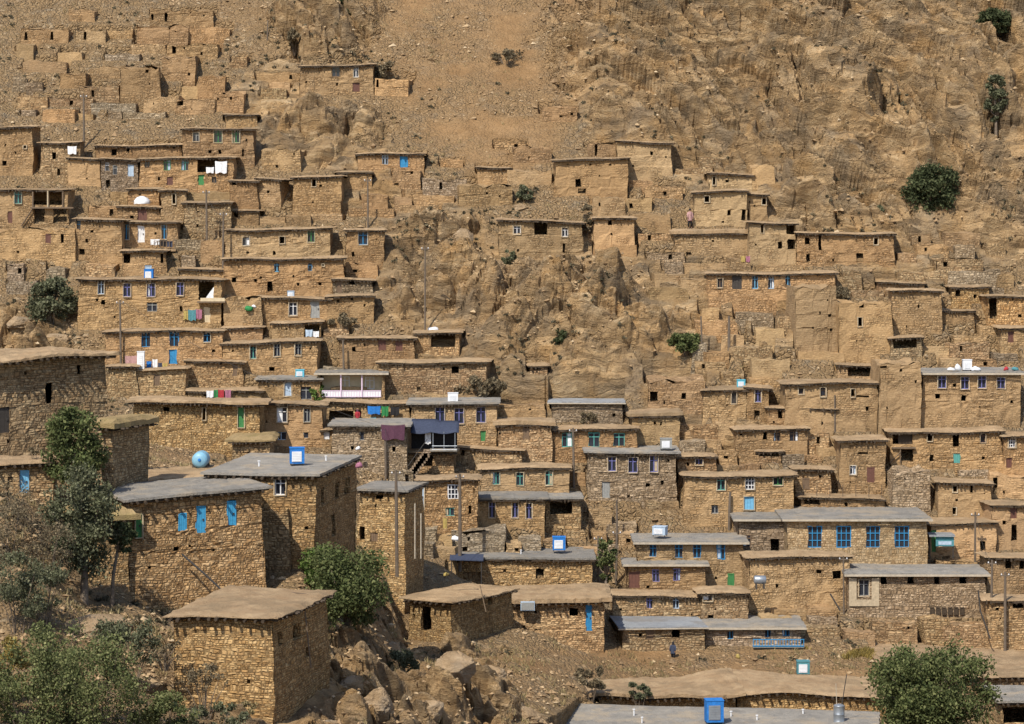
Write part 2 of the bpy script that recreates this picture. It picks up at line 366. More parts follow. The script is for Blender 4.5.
def leaf_mat(name, a, b, c_):
    g = G(name)
    r = g.n('ShaderNodeNewGeometry').outputs['Random Per Island']
    col = g.ramp(r, [(0, a), (.6, b), (1, c_)])
    big = g.ramp(g.noise(g.pos(), .9, 3), [(.35, .75), (.65, 1.2)])
    col = g.mix(1.0, col, big, 'MULTIPLY')
    g.b.inputs['Roughness'].default_value = .75; g.b.inputs['Specular IOR Level'].default_value = .12
    g.out(col)
    tr = g.n('ShaderNodeBsdfTranslucent', {'Color': col}); mx = g.n('ShaderNodeMixShader', {0: .22})
    out = next(n for n in g.t.nodes if n.type == 'OUTPUT_MATERIAL')
    g.t.links.new(g.b.outputs[0], mx.inputs[1]); g.t.links.new(tr.outputs[0], mx.inputs[2]); g.t.links.new(mx.outputs[0], out.inputs[0])
    return g.mat
M['leaf'] = leaf_mat('green_leaves', (.05, .065, .024), (.105, .125, .045), (.19, .20, .085))
M['leaf_bright'] = leaf_mat('fresh_leaves', (.045, .08, .018), (.09, .145, .032), (.17, .22, .06))
M['leaf_dark'] = leaf_mat('dark_leaves', (.03, .04, .018), (.06, .072, .032), (.115, .125, .06))
M['leaf_olive'] = leaf_mat('olive_leaves', (.06, .066, .035), (.12, .125, .07), (.20, .20, .125))
M['leaf_dry'] = leaf_mat('dry_leaves', (.10, .08, .05), (.17, .135, .085), (.26, .205, .125))
M['leaf_thicket'] = leaf_mat('thicket_leaves', (.06, .074, .028), (.13, .146, .056), (.25, .25, .115))
M['grass'] = leaf_mat('dry_grass', (.17, .13, .06), (.28, .22, .11), (.38, .31, .17))
M['yellow_grass'] = leaf_mat('yellow_grass', (.17, .12, .035), (.26, .19, .05), (.34, .26, .09))
M['leaf_scrub'] = leaf_mat('scrub_twigs', (.06, .052, .034), (.11, .095, .06), (.17, .145, .09))
M['bark'] = plain('bark', (.17, .13, .095), nscale=5, var=.4)
# ---------------------------------------------------------------- houses: first the plan of every house, then the hillside cut to fit, then the houses
HOUSES = []; KEY = {}; YR = random.Random(12); BOX = []
def h(x0, x1, yt, yb, label, ops=(), roof='mud', wall='mud', name='village_house', cat='house', key=None, D=None, dp=None, yaw=0.0,
      xc=None, th=None, dmin=112, group='village houses stepped up the hillside', ov=None, raft=True, fnd=3.0, tl=None, sg=1.0):
    if D is None:
        D = hit((x0 + x1) / 2, yb, dmin)
        if yaw == 0 and D > 195 and not key: yaw = YR.uniform(-5.5, 5.5)
    ph = R(yaw); c, s = math.cos(ph), math.sin(ph)
    C = P(x1, yb, D); u = (x0 - PX0) / F
    W = (C.x - u * D) / (c + u * s)
    zt = P(x1, yt, D).z; H = zt - C.z
    if xc is not None:
        u = (xc - PX0) / F; dp = (u * D - C.x) / (s - u * c)
    elif dp is None: dp = 3.5
    if roof == 'mud' and xc is None and D > 195 and dp > 2.5: dp = 2.4 + (dp - 3) * .3
    O = Vector((C.x - W * c, D + W * s, C.z))
    d = dict(O=O, W=W, H=H, dp=dp, ph=ph, c=c, s=s, label=label, ops=list(ops), roof=roof, wall=wall, name=name, cat=cat, C=C,
             group=group, th=th, ov=ov, raft=raft, fnd=fnd, xc=xc, zt=zt, D=D, key=key, tl=tl, sg=sg)
    HOUSES.append(d); BOX.append((x0, x1, yt, yb))
    if key: KEY[key] = d
    return d
def front_pt(d, px, py):
    u = (px - PX0) / F
    s_ = (u * d['O'].y - d['O'].x) / (d['c'] + u * d['s'])
    Y = d['O'].y - s_ * d['s']
    return s_, CZ - (py - PY0) / F * Y - d['O'].z, Y
def right_pt(d, px, py):
    u = (px - PX0) / F
    t = (u * d['C'].y - d['C'].x) / (d['s'] - u * d['c'])
    Y = d['C'].y + t * d['c']
    return t, CZ - (py - PY0) / F * Y - d['O'].z, Y
def on_roof(d, px, py):
    """point of the roof of house d seen at (px, py)"""
    z = d['zt'] + .03
    Y = (CZ - z) * F / (py - PY0)
    return Vector(((px - PX0) / F * Y, Y, z))

def _jit(x, y, z, sd_, a=.05):
    k = (round(x * 50) * 7349 + round(y * 50) * 9151 + round(z * 50) * 3571 + sd_ * 101) & 0xffffffff
    r = random.Random(k)
    return x + r.uniform(-a, a), y + r.uniform(-a, a), z + r.uniform(-a, a) * .5
def cuts(a, b, extra, step):
    e = sorted(set([round(v, 3) for v in [a, b] + [q for q in extra if a < q < b]]))
    o = []
    for i in range(len(e) - 1):
        n = max(1, int(math.ceil((e[i + 1] - e[i]) / step)))
        o += [e[i] + (e[i + 1] - e[i]) * k / n for k in range(n)]
    return o + [e[-1]]
def facade(mb, L, z0, z1, holes, tf, rev, fin):
    ss = cuts(0, L, [v for q in holes for v in q[:2]], .9); zs = cuts(z0, z1, [v for q in holes for v in q[2:]], .9)
    idx = {}
    def V(i, j, d=0.0):
        k = (i, j, d)
        if k not in idx:
            idx[k] = len(mb.v); mb.v.append(fin(*tf(ss[i], d, zs[j])))
        return idx[k]
    def inside(a, b):
        return any(q[0] - 1e-3 < a < q[1] + 1e-3 and q[2] - 1e-3 < b < q[3] + 1e-3 for q in holes)
    hc = [[inside((ss[i] + ss[i + 1]) / 2, (zs[j] + zs[j + 1]) / 2) for j in range(len(zs) - 1)] for i in range(len(ss) - 1)]
    for i in range(len(ss) - 1):
        for j in range(len(zs) - 1):
            if not hc[i][j]:
                mb.f.append((V(i, j), V(i + 1, j), V(i + 1, j + 1), V(i, j + 1))); mb.m.append(0)
            else:
                if i == 0 or not hc[i - 1][j]: mb.f.append((V(i, j), V(i, j + 1), V(i, j + 1, rev), V(i, j, rev))); mb.m.append(0)
                if i == len(ss) - 2 or not hc[i + 1][j]: mb.f.append((V(i + 1, j + 1), V(i + 1, j), V(i + 1, j, rev), V(i + 1, j + 1, rev))); mb.m.append(0)
                if j == 0 or not hc[i][j - 1]: mb.f.append((V(i + 1, j), V(i, j), V(i, j, rev), V(i + 1, j, rev))); mb.m.append(0)
                if j == len(zs) - 2 or not hc[i][j + 1]: mb.f.append((V(i, j + 1), V(i + 1, j + 1), V(i + 1, j + 1, rev), V(i, j + 1, rev))); mb.m.append(0)

def child(o, side, W):
    if side == 'R': o.location = (W, 0, 0); o.rotation_euler = (0, 0, R(90))
    return o
def build_window(root, s, z, w_, h_, col, side, W, seed, big):
    r = random.Random(seed)
    y = .13; a, b, c, d = s - w_ / 2 - .03, s + w_ / 2 + .03, z - h_ / 2 - .03, z + h_ / 2 + .03
    fw = .075 if w_ > .5 else .055
    m = MB()
    m.box(a, a + fw, y, y + .07, c, d); m.box(b - fw, b, y, y + .07, c, d)
    m.box(a + fw, b - fw, y, y + .07, c, c + fw); m.box(a + fw, b - fw, y, y + .07, d - fw, d)
    cx = (a + b) / 2
    if big:
        for k in (1, 2):
            q = a + (b - a) * k / 3; m.box(q - .03, q + .03, y + .004, y + .06, c + fw, d - fw)
        for k in (1, 2):
            q = c + (d - c) * k / 3; m.box(a + fw, b - fw, y + .008, y + .056, q - .03, q + .03)
    else:
        if w_ > .45: m.box(cx - .035, cx + .035, y + .004, y + .062, c + fw, d - fw)
        q = c + (d - c) * .7
        if h_ > .7: m.box(a + fw, b - fw, y + .008, y + .058, q - .03, q + .03)
    o = child(m.build('window', M[col], root), side, W)
    g_ = MB(); g_.box(a + .02, b - .02, y + .075, y + .09, c + .02, d - .02)
    g_.build('pane', M['glass'], o)
    if r.random() < .3 and w_ > .5 and not big:                     # a drawn curtain behind part of the glass
        k = MB(); x1 = a + (b - a) * r.choice((.3, .45)); n = 6
        sgn = r.random() < .5
        xa, xb = (a + .04, x1) if sgn else (b - (x1 - a), b - .04)
        vs_ = []
        for i in range(n + 1):
            xx = xa + (xb - xa) * i / n; yy = y + .062 + (.008 if i % 2 else -.004)
            vs_ += [(xx, yy, c + .1), (xx, yy, d - .08)]
        k.add(vs_, [(2 * i, 2 * i + 2, 2 * i + 3, 2 * i + 1) for i in range(n)])
        k.build('curtain', M[r.choice(['c_white', 'pb', 'c_white', 'pb', 'surround'])], o)
    return o
def build_door(root, s, z, w_, h_, col, side, W, big):
    y = .12; a, b, c, d = s - w_ / 2 - .03, s + w_ / 2 + .03, z - h_ / 2 - .03, z + h_ / 2 + .03
    m = MB(); n = 3 if w_ < .9 else 4
    m.box(a, a + .07, y - .03, y + .05, c, d); m.box(b - .07, b, y - .03, y + .05, c, d); m.box(a + .07, b - .07, y - .03, y + .05, d - .08, d)
    for k in range(n):
        x0 = a + .07 + (b - a - .14) * k / n; x1 = a + .07 + (b - a - .14) * (k + 1) / n
        m.box(x0 + .006, x1 - .006, y + .006 * (k % 2), y + .04, c, d - .08)
    m.box(a + .08, b - .08, y + .041, y + .05, c, d - .08)
    o = child(m.build('door', M[col], root), side, W)
    if big:
        k = MB(); k.box(b - .2, b - .12, y - .06, y - .012, z - .06, z + .06); k.build('handle', M['iron'], o)
    return o
def build_surround(root, s, z, w_, h_, side, W, t=.065):
    a, b, c, d = s - w_ / 2, s + w_ / 2, z - h_ / 2, z + h_ / 2
    m = MB(); y0, y1 = -.05, .07
    m.box(a - t, a - .005, y0, y1, c - t, d + t * .6); m.box(b + .005, b + t, y0, y1, c - t, d + t * .6)
    m.box(a - .005, b + .005, y0 + .003, y1, c - t, c - .005); m.box(a - .005, b + .005, y0 + .003, y1, d + .005, d + t * .6)
    m.v = [_jit(*v, 3, .025) for v in m.v]
    return child(m.build('window_surround', M['surround'], root), side, W)

def build_house(d, k):
    W, H, dp = d['W'], d['H'], d['dp']; rn = random.Random(900 + k)
    root = empty(d['name'], d['O'], -d['ph']); d['root'] = root
    tag(root, d['label'], d['cat'], d['group'], 'thing')
    near = d['D'] < 196
    p1, p2 = rn.uniform(0, 6), rn.uniform(0, 6)
    tl = d['tl'] / .35 if d['tl'] is not None else rn.uniform(-.02, .02)
    amp = .35 if d['roof'] in ('felt', 'tin') else 1
    def sag(x, y): return amp * d['sg'] * (.085 * math.sin(x * .37 + p1 + y * .2) + .03 * math.sin(x * 1.15 + p2 - y * .5) + tl * (x - W / 2))
    th = d['th'] or {'mud': .12, 'thatch': .55, 'felt': .17, 'tin': .1, 'none': 0}[d['roof']]
    none = d['roof'] == 'none'
    wt_ = H - th - (.05 if not none else 0)
    holes = {'F': [], 'R': []}; todo = []
    for o in d['ops']:
        t = o[0]; side = 'F'
        if t[0] == 'R': side = 'R'; t = t[1:]
        s_, z_, Y = (front_pt if side == 'F' else right_pt)(d, o[1], o[2])
        w_, h_ = o[3] / F * Y, o[4] / F * Y
        if side == 'R': w_ = w_ / max(.15, abs(d['s'] - (o[1] - PX0) / F * d['c']))
        else: w_ = w_ / max(.5, d['c'])
        L = W if side == 'F' else dp
        a, b, c, e = s_ - w_ / 2, s_ + w_ / 2, z_ - h_ / 2, z_ + h_ / 2
        a = max(a, .12); b = min(b, L - .12); e = min(e, wt_ - .08)
        if b - a < .1 or e - c < .1: continue
        holes[side].append((a, b, c, e)); todo.append((t, side, (a + b) / 2, (c + e) / 2, b - a, e - c, o[5] if len(o) > 5 else None))
    if W > 3 and wt_ > 1.6 and d['wall'] != 'brick':              # putlog holes and small vents left in the masonry
        for _ in range(rn.randint(1, max(2, int(W * wt_ / 7)))):
            s_ = rn.uniform(.5, W - .5); z_ = rn.uniform(.5, wt_ - .4); q = rn.uniform(.06, .13); q2 = q * rn.uniform(.8, 1.6)
            if all(s_ + q < o[0] - .25 or s_ - q > o[1] + .25 or z_ + q2 < o[2] - .25 or z_ - q2 > o[3] + .25 for o in holes['F']):
                holes['F'].append((s_ - q, s_ + q, z_ - q2, z_ + q2))
    def fin(x, y, z):
        if none and z > wt_ - .01: z = z - abs(math.sin(x * 1.7 + p1) * .28 + math.sin(x * 4.3 + p2 + y) * .22) * min(1, H / 2.2)
        bt = 0.022 * max(0, z); x = x + bt * (1 if x < .01 else -1 if x > W - .01 else 0) + .07 * math.sin(z * .9 + y * .7 + p1) * (1 if x < .01 or x > W - .01 else 0)
        y = y + bt * (1 if y < .01 else 0) + .06 * math.sin(x * .8 + z * .6 + p2) * (1 if y < .32 else 0)
        x, y, z = _jit(x, y, z, k, .055)
        return x, y, z + sag(x, y) * max(0, min(1, z / max(H, .5)))
    mb = MB(); z0 = -d['fnd']
    facade(mb, W, z0, wt_, holes['F'], lambda s, q, z: (s, q, z), .3, fin)
    facade(mb, dp, z0, wt_, holes['R'], lambda s, q, z: (W - q, s, z), .45, fin)
    facade(mb, dp, z0, wt_, [], lambda s, q, z: (q, dp - s, z), .3, fin)
    facade(mb, W, z0, wt_, [], lambda s, q, z: (W - s, dp - q, z), .3, fin)
    if none:
        facade(mb, W, 0, dp, [], lambda s, q, z: (s, z, wt_), .3, fin)
    mb.build('wall', M[d['wall']], root)
    for i, (t, side, s, z, w_, h_, col) in enumerate(todo):
        Ypx = F / d['D']
        if 's' in t[1:]: build_surround(root, s, z, w_, h_, side, W)
        if t[0] == 'w': build_window(root, s, z, w_, h_, col or 'wd', side, W, k * 50 + i, 'b' in t)
        elif t[0] == 'd': build_door(root, s, z, w_, h_, col or 'wd', side, W, h_ * Ypx > 17)
    if none: return
    ov = d['ov'] if d['ov'] is not None else {'mud': .28 if d['D'] > 196 else .4, 'thatch': .5, 'felt': .3, 'tin': .3}[d['roof']]
    back = .25
    xs = cuts(-ov, W + ov, [], .33); ys = cuts(-ov, dp + back, [], .6)
    n, m_ = len(xs), len(ys); v = []; f = []; edge = 1 if d['roof'] != 'tin' else 0
    for lay in (0, 1):
        for j in range(m_):
            for i in range(n):
                x, y = xs[i], ys[j]; on = i in (0, n - 1) or j in (0, m_ - 1)
                z = H + sag(x, y) - (th if lay else 0)
                if edge:
                    if on:
                        e = {'mud': .09, 'felt': .05}.get(d['roof'], .13)
                        q = random.Random(k * 7919 + i * 131 + j * 17)
                        x += q.uniform(-e, e); y += q.uniform(-e, e)
                        if not lay: z -= ({'mud': .03, 'felt': 0}.get(d['roof'], .2)) + q.uniform(0, .12 if d['roof'] != 'felt' else .03)
                    elif not lay:
                        z += rn.uniform(-.035, .05)
                        if d['roof'] == 'thatch' and (i in (1, n - 2) or j in (1, m_ - 2)): z -= .05
                v.append((x, y, z))
    N_ = n * m_
    for j in range(m_ - 1):
        for i in range(n - 1):
            a = j * n + i
            f.append((a, a + 1, a + n + 1, a + n)); f.append((N_ + a, N_ + a + n, N_ + a + n + 1, N_ + a + 1))
    ring = [(0, i) for i in range(n)] + [(j, n - 1) for j in range(1, m_)] + [(m_ - 1, i) for i in range(n - 2, -1, -1)] + [(j, 0) for j in range(m_ - 2, 0, -1)]
    for q in range(len(ring)):
        a = ring[q][0] * n + ring[q][1]; b = ring[(q + 1) % len(ring)]; b = b[0] * n + b[1]
        f.append((a, N_ + a, N_ + b, b))
    rm = MB(); rm.v = v; rm.f = f; rm.m = [0] * len(f)
    mt = {'mud': M['earth'], 'thatch': M['thatch'], 'felt': M['felt'], 'tin': M['tin']}[d['roof']]
    ro = rm.build('roof', mt, root); d['roof_obj'] = ro
    if d['roof'] in ('felt', 'tin') and not d['raft']:
        e = MB(); e.box(-ov - .03, W + ov + .03, -ov - .12, -ov - .06, H - th - .05, H - .06)
        e.build('fascia', M['board'], ro)
    if not d['raft']: return
    e = MB(); zr = H - th
    x = .1
    while near and x < W - .05:                          # round log ends
        hw = rn.uniform(.06, .10); zz = zr + sag(x, 0); y0 = -ov - rn.uniform(.08, .26)
        e.tube([(x, .2, zz - .07), (x + rn.uniform(-.06, .06), y0, zz - rn.uniform(.08, .14))], hw, 7)
        x += rn.uniform(.38, .62)
    while x < W - .05:                                   # pole ends and brushwood packed under the earth
        hw = rn.uniform(.035, .07); zz = zr + sag(x, 0)
        e.box(x - hw, x + hw, -ov + rn.uniform(-.06, .14), .2, zz - rn.uniform(.15, .28), zz + .03)
        x += rn.uniform(.22, .42)
    xs2 = cuts(-ov * .6, W + ov * .6, [], .35)
    bv = []
    for xx in xs2:
        yy = -ov * (.8 if not near else .5) + rn.uniform(-.07, .09); zz = zr + sag(xx, 0)
        bv += [(xx, yy, zz - .11 - rn.uniform(0, .08)), (xx, .3, zz - .07), (xx, .3, zz + .012), (xx, yy, zz + .012)]
    fs = []
    for i in range(len(xs2) - 1):
        a = i * 4
        for q in range(4): fs.append((a + q, a + (q + 1) % 4, a + 4 + (q + 1) % 4, a + 4 + q))
    e.add(bv, fs)
    if d['xc'] is not None:
        bv = []; ys2 = cuts(-ov * .5, dp, [], .35)
        for yy in ys2:
            xx = W + ov * .55 + rn.uniform(-.09, .07); zz = zr + sag(W, yy)
            bv += [(xx, yy, zz - .11 - rn.uniform(0, .08)), (W - .3, yy, zz - .07), (W - .3, yy, zz + .012), (xx, yy, zz + .012)]
        e.add(bv, [(a * 4 + q, a * 4 + 4 + q, a * 4 + 4 + (q + 1) % 4, a * 4 + (q + 1) % 4) for a in range(len(ys2) - 1) for q in range(4)])
        y = .2
        while near and y < dp - .05:
            hw = rn.uniform(.05, .085); zz = zr + sag(W, y); x1 = W + ov + rn.uniform(.0, .24)
            e.tube([(W - .2, y, zz - .07), (x1, y + rn.uniform(-.08, .08), zz - rn.uniform(.06, .11))], hw, 7)
            y += rn.uniform(.42, .7)
        while not near and y < dp - .05:
            hw = rn.uniform(.04, .07); zz = zr + sag(W, y)
            e.box(W - .2, W + ov - rn.uniform(-.04, .14), y - hw, y + hw, zz - rn.uniform(.1, .17), zz + .03)
            y += rn.uniform(.28, .5)
    e.build('eave', M['brush'], ro)
# ------------------------------------------------ foreground houses on the left spur
h(-30, 108, 353, 452, 'big shaded stone house with a sagging brushwood eave at the left edge', [('o', 50, 395, 6, 20), ('d', 3, 420, 12, 26, 'dk'), ('o', 80, 372, 4, 9)], wall='stone', D=161, dp=9, yaw=-35, th=.24, ov=.65, key='I1', sg=1.6, roof='mud')
h(101, 113, 419, 472, 'small shed with a thick thatched earth roof beside the big shaded house', [], roof='thatch', wall='stone', D=154, yaw=18, xc=149, key='I2', cat='shed', name='stone_shed')
h(-20, 54, 462, 500, 'low stone lean-to with a slanting blue door at the left edge', [('d', 24, 482, 9, 22, 'lb'), ('o', 10, 484, 6, 14)], roof='mud', wall='stone', D=151, dp=4, name='stone_shed', cat='shed', yaw=-8)
h(128, 265, 489, 606, 'large stone house with three narrow sky blue shutters below a grey roof', [('d', 183, 522, 7, 17, 'sb'), ('d', 201, 520, 9, 27, 'sb'), ('d', 232, 514, 8, 25, 'sb'), ('o', 177, 549, 4, 4), ('o', 214, 551, 3, 3), ('ds', 139, 526, 6, 23, 'gr')], roof='felt', wall='orange', D=152.5, dp=7, yaw=-22, key='J', ov=.35, tl=.05, fnd=4)
h(88, 130, 508, 585, 'low stone wing with a rounded straw roof beside the sky blue shuttered house', [], roof='thatch', wall='orange', D=149, dp=6, yaw=-22, key='Jw', fnd=5)
h(90, 226, 476, 496, 'flat mud terrace block with a pale roof below the round water tank', [], roof='mud', wall='orange', D=161, dp=6, yaw=-6, key='Jt', th=.35)
h(172, 274, 617, 714, 'square stone house with a broad mud roof in the front left corner', [('Ro', 299, 632, 7, 16), ('Ro', 283, 639, 5, 14), ('Ro', 309, 652, 3, 10)], wall='orange', D=131, yaw=13, xc=329, th=.13, ov=.42, key='Pq', fnd=5)
h(208, 316, 473, 545, 'stone house with a flat grey roof carrying a bright blue cooler', [('ws', 280, 487, 11, 16, 'wh'), ('o', 272, 512, 12, 3), ('Ro', 323, 496, 3, 17), ('Ro', 339, 490, 4, 16), ('Ro', 348, 486, 4, 16), ('Ro', 333, 525, 4, 22)], roof='felt', wall='orange', D=156.3, yaw=9, xc=356, key='J1', ov=.35, fnd=4)
h(358, 405, 489, 548, 'tall narrow stone house with a grey roof and a tiny vent slot', [('o', 379, 497, 8, 4), ('d', 374, 537, 8, 9, 'wd'), ('o', 362, 533, 6, 13)], roof='felt', wall='orange', D=189, yaw=14, xc=424, key='J2', fnd=9)
h(408, 451, 601, 646, 'mud roofed stone house with an open dark doorway facing the path', [('o', 426, 619, 10, 24), ('Ro', 490, 600, 5, 8)], wall='orange', D=184, yaw=32, xc=512, key='M3', th=.16, ov=.5, fnd=4)
h(500, 605, 596, 655, 'stone house in the hollow with a blue door and sagging thatch eave', [('d', 589, 618, 6, 26, 'bl'), ('o', 574, 612, 9, 8), ('o', 509, 608, 4, 7)], wall='stone', D=194, dp=6, key='M3b', th=.4, ov=.5, fnd=4, roof='mud')

h(258, 290, 508, 556, 'low rough stone wall filling the gap between the two grey roofed houses', [], roof='none', wall='stone', D=156, dp=3, name='stone_wall', cat='wall', fnd=4)

# ------------------------------------------------ top left: ruins and highest rows
RU = dict(roof='none', name='ruined_wall', cat='ruin', group='roofless ruins at the top of the village')
h(132, 166, 43, 54, 'long roofless ruin with a fallen front on the top left slope', **RU, dp=3)
h(166, 217, 44, 60, 'roofless ruin with a doorway gap highest on the left slope', [('o', 174, 50, 4, 8)], **RU, dp=4)
h(161, 195, 55, 82, 'tall roofless ruin with a dark right corner above the upper houses', [], **RU, dp=4)
h(120, 160, 66, 100, 'broken mud ruin with a tiny hole left of the tall roofless ruin', [('o', 147, 72, 3, 3)], **RU, dp=3)
h(198, 226, 74, 96, 'small broken ruin with a lean doorway edge right of the tall ruin', [], **RU, dp=3)
h(212, 244, 90, 112, 'blank mud ruin above the green windowed house', [('o', 231, 98, 3, 3)], **RU, dp=3)
h(176, 215, 98, 114, 'low ruin with a lintelled opening above the green windowed house', [('o', 180, 102, 6, 6)], **RU, dp=3)
h(144, 180, 95, 112, 'ruined terrace wall with one dark slot left of the lintelled ruin', [], **RU, dp=3)
h(69, 95, 8, 22, 'fragment of a ruined wall on the upper left scree', [], **RU, dp=2)
h(20, 68, 28, 44, 'grey ruin with two dark slits near the top left corner', [('o', 26, 36, 3, 8), ('o', 52, 36, 3, 8)], **RU, dp=3)
h(75, 105, 30, 44, 'ruined wall with a dark slit above the left scree', [('o', 85, 36, 3, 8)], **RU, dp=3)
h(60, 86, 72, 90, 'ochre ruined gable on the left scree beside a pole', [('o', 80, 90, 3, 5)], **RU, dp=3)
h(150, 214, 8, 24, 'long ruined wall along the upper left track', [('o', 166, 17, 3, 9), ('o', 152, 17, 3, 6)], **RU, dp=3)
h(542, 577, 106, 122, 'square ruin at the foot of the bare brown slope', [], **RU, dp=3)
h(300, 374, 64, 95, 'lone highest house with a white upper window and red door', [('w', 336, 71, 8, 11, 'wd'), ('ws', 356, 72, 5, 10, 'wh'), ('d', 356, 87, 7, 9, 'rb'), ('o', 337, 84, 2, 3)], dp=5)
h(375, 409, 77, 97, 'low flat annex right of the lone highest house', [('o', 377, 83, 3, 8)], roof='none', dp=4, cat='annex')
h(225, 257, 114, 128, 'narrow mud upper storey above the green windowed house', [('o', 231, 116, 2, 2)], dp=4)
h(182, 254, 128, 168, 'mud house with three green windows in the upper left row', [('ws', 196, 137, 6, 9, 'gy'), ('ws', 218, 136, 8, 13, 'gr'), ('ws', 236, 136, 7, 13, 'gr'), ('o', 210, 152, 3, 3), ('o', 220, 152, 3, 4), ('o', 243, 153, 2, 7), ('o', 230, 158, 3, 3)], dp=5, key='A6')
h(-6, 33, 126, 176, 'two storey mud house with dark right side in the upper left corner', [('os', 25, 147, 3, 3), ('o', 4, 163, 4, 5)], wall='mud', dp=7)
h(40, 80, 141, 178, 'patched stone house with a white sheet under its eave', [('o', 54, 155, 4, 7), ('o', 59, 172, 3, 7), ('d', 39, 165, 4, 10, 'wd')], wall='stone', dp=5, key='A2')
h(96, 182, 144, 158, 'long low mud house with two small dark windows in the upper left', [('o', 114, 152, 5, 7), ('o', 128, 149, 3, 4), ('o', 174, 147, 3, 4)], dp=4)
h(68, 101, 157, 187, 'blank fronted mud house left of three small pale windows', [], wall='plaster', dp=6)
h(101, 139, 158, 190, 'grey stone house with three thin pale windows', [('w', 107, 167, 4, 8, 'wh'), ('w', 115, 170, 4, 9, 'gy'), ('d', 131, 170, 6, 12, 'pb'), ('o', 108, 184, 4, 8)], wall='grey', dp=5)
h(139, 234, 157, 190, 'long house with a white sheet hung in its open loggia', [('w', 147, 164, 5, 6, 'wd'), ('w', 167, 165, 7, 11, 'gr'), ('w', 185, 165, 7, 11, 'te'), ('o', 208, 165, 21, 15), ('d', 201, 180, 6, 10, 'gr'), ('w', 214, 180, 5, 6, 'wd'), ('d', 170, 181, 6, 8, 'rb')], dp=5, key='A5')
h(357, 424, 153, 170, 'small house with a bright white wall and blue door', [('w', 385, 160, 6, 9, 'pb'), ('d', 404, 162, 8, 11, 'bl')], dp=4, key='B2')
h(393, 421, 169, 189, 'blank mud basement under the white walled blue door', [('o', 412, 172, 3, 3), ('o', 396, 186, 5, 6)], roof='none', dp=4)
h(262, 301, 148, 172, 'ruined mud house beside the grey rock on the upper left', [('o', 277, 166, 3, 3)], wall='mud', roof='none', dp=4)
h(338, 372, 171, 190, 'low mud house right of the round grey rock', [('o', 345, 176, 4, 5)], dp=4)
h(256, 281, 178, 208, 'mud cube house with a shaded right side and one tiny hole', [('o', 268, 192, 3, 3)], dp=5, yaw=16, xc=290)
h(230, 258, 180, 206, 'plain mud house left of the mud cube house', [('o', 234, 184, 4, 3)], dp=4)
h(292, 341, 176, 211, 'mud house with a single white edged hole window', [('os', 314, 183, 4, 7), ('o', 313, 202, 2, 2)], dp=5)
h(478, 510, 166, 184, 'mud hut under a thin canopy on the upper middle slope', [], dp=4)
h(458, 512, 184, 206, 'plain mud house with a dark doorway at its left end', [('o', 455, 190, 6, 10), ('o', 487, 194, 2, 2)], roof='none', dp=4)

# ------------------------------------------------ left rows
h(-8, 69, 188, 226, 'two storey house with dark open loggias and a teal window', [('ws', 18, 197, 7, 13, 'te'), ('o', 41, 197, 15, 15), ('o', 56, 197, 14, 15), ('o', 39, 216, 11, 16), ('o', 60, 216, 14, 15), ('d', 10, 217, 5, 12, 'rb')], dp=6, key='E1')
h(-8, 75, 228, 262, 'plain mud base house with a reddish door under the dark loggias', [('d', 48, 239, 5, 9, 'rb'), ('o', 62, 239, 3, 9)], roof='none', dp=4)
h(75, 122, 219, 262, 'mud house with one small blue window at its left corner', [('w', 78, 226, 6, 8, 'bl'), ('o', 82, 252, 6, 6), ('o', 92, 232, 3, 2), ('o', 72, 236, 2, 3)], dp=6, roof='mud')
h(118, 160, 205, 222, 'upper storey with a red brown door below a shiny white dome', [('d', 142, 214, 9, 13, 'rb'), ('o', 132, 217, 4, 3)], dp=4, key='E5')
h(122, 178, 221, 249, 'house with two blue doors and one white door over a laundry balcony', [('ws', 126, 232, 6, 15, 'bl'), ('d', 141, 234, 7, 17, 'wh'), ('ws', 164, 232, 5, 14, 'bl')], dp=5, key='E4')
h(122, 166, 250, 275, 'mud basement under the laundry balcony', [('o', 127, 259, 7, 9), ('o', 162, 259, 3, 9), ('d', 148, 270, 7, 9, 'pb')], dp=4)
h(128, 160, 187, 206, 'blank mud room behind the shiny white dome', [], dp=4)
h(160, 186, 190, 222, 'mud house with a tall pale slit window left of a pole', [('os', 174, 199, 3, 10)], dp=4)
h(183, 231, 202, 232, 'patched mud house behind two tall poles', [('o', 198, 212, 3, 2)], wall='stone', dp=5)
h(208, 258, 210, 226, 'low mud house with one small hole above the long terrace row', [('o', 236, 215, 5, 5)], dp=4)
h(226, 331, 228, 260, 'long house with a green window beside a broken right end', [('ws', 246, 241, 7, 9, 'gy'), ('os', 282, 240, 5, 7), ('ws', 311, 236, 7, 12, 'gr'), ('o', 274, 253, 3, 4), ('o', 248, 252, 3, 2)], dp=4, key='F1')
h(346, 385, 228, 262, 'square mud house with one bright blue white edged window', [('ws', 363, 238, 9, 13, 'bl'), ('o', 353, 254, 3, 5)], dp=6)
h(346, 378, 262, 278, 'mud house with a row of small beam holes below the bright blue window', [('o', 355, 271, 5, 3)], roof='none', dp=4)
h(224, 345, 257, 296, 'two storey mud house with two slim pale blue windows', [('w', 277, 267, 5, 9, 'lb'), ('w', 310, 267, 4, 8, 'lb'), ('os', 323, 265, 2, 2), ('o', 270, 286, 5, 10), ('o', 298, 284, 3, 3), ('o', 320, 284, 3, 3), ('o', 234, 280, 5, 5)], dp=5)
h(333, 373, 278, 296, 'low stone house with a pale door beside the rock slope', [('d', 339, 287, 5, 11, 'wd'), ('o', 352, 282, 6, 5)], wall='grey', dp=4)
h(180, 225, 268, 282, 'low upper storey behind the long row of violet blue windows', [], dp=4)
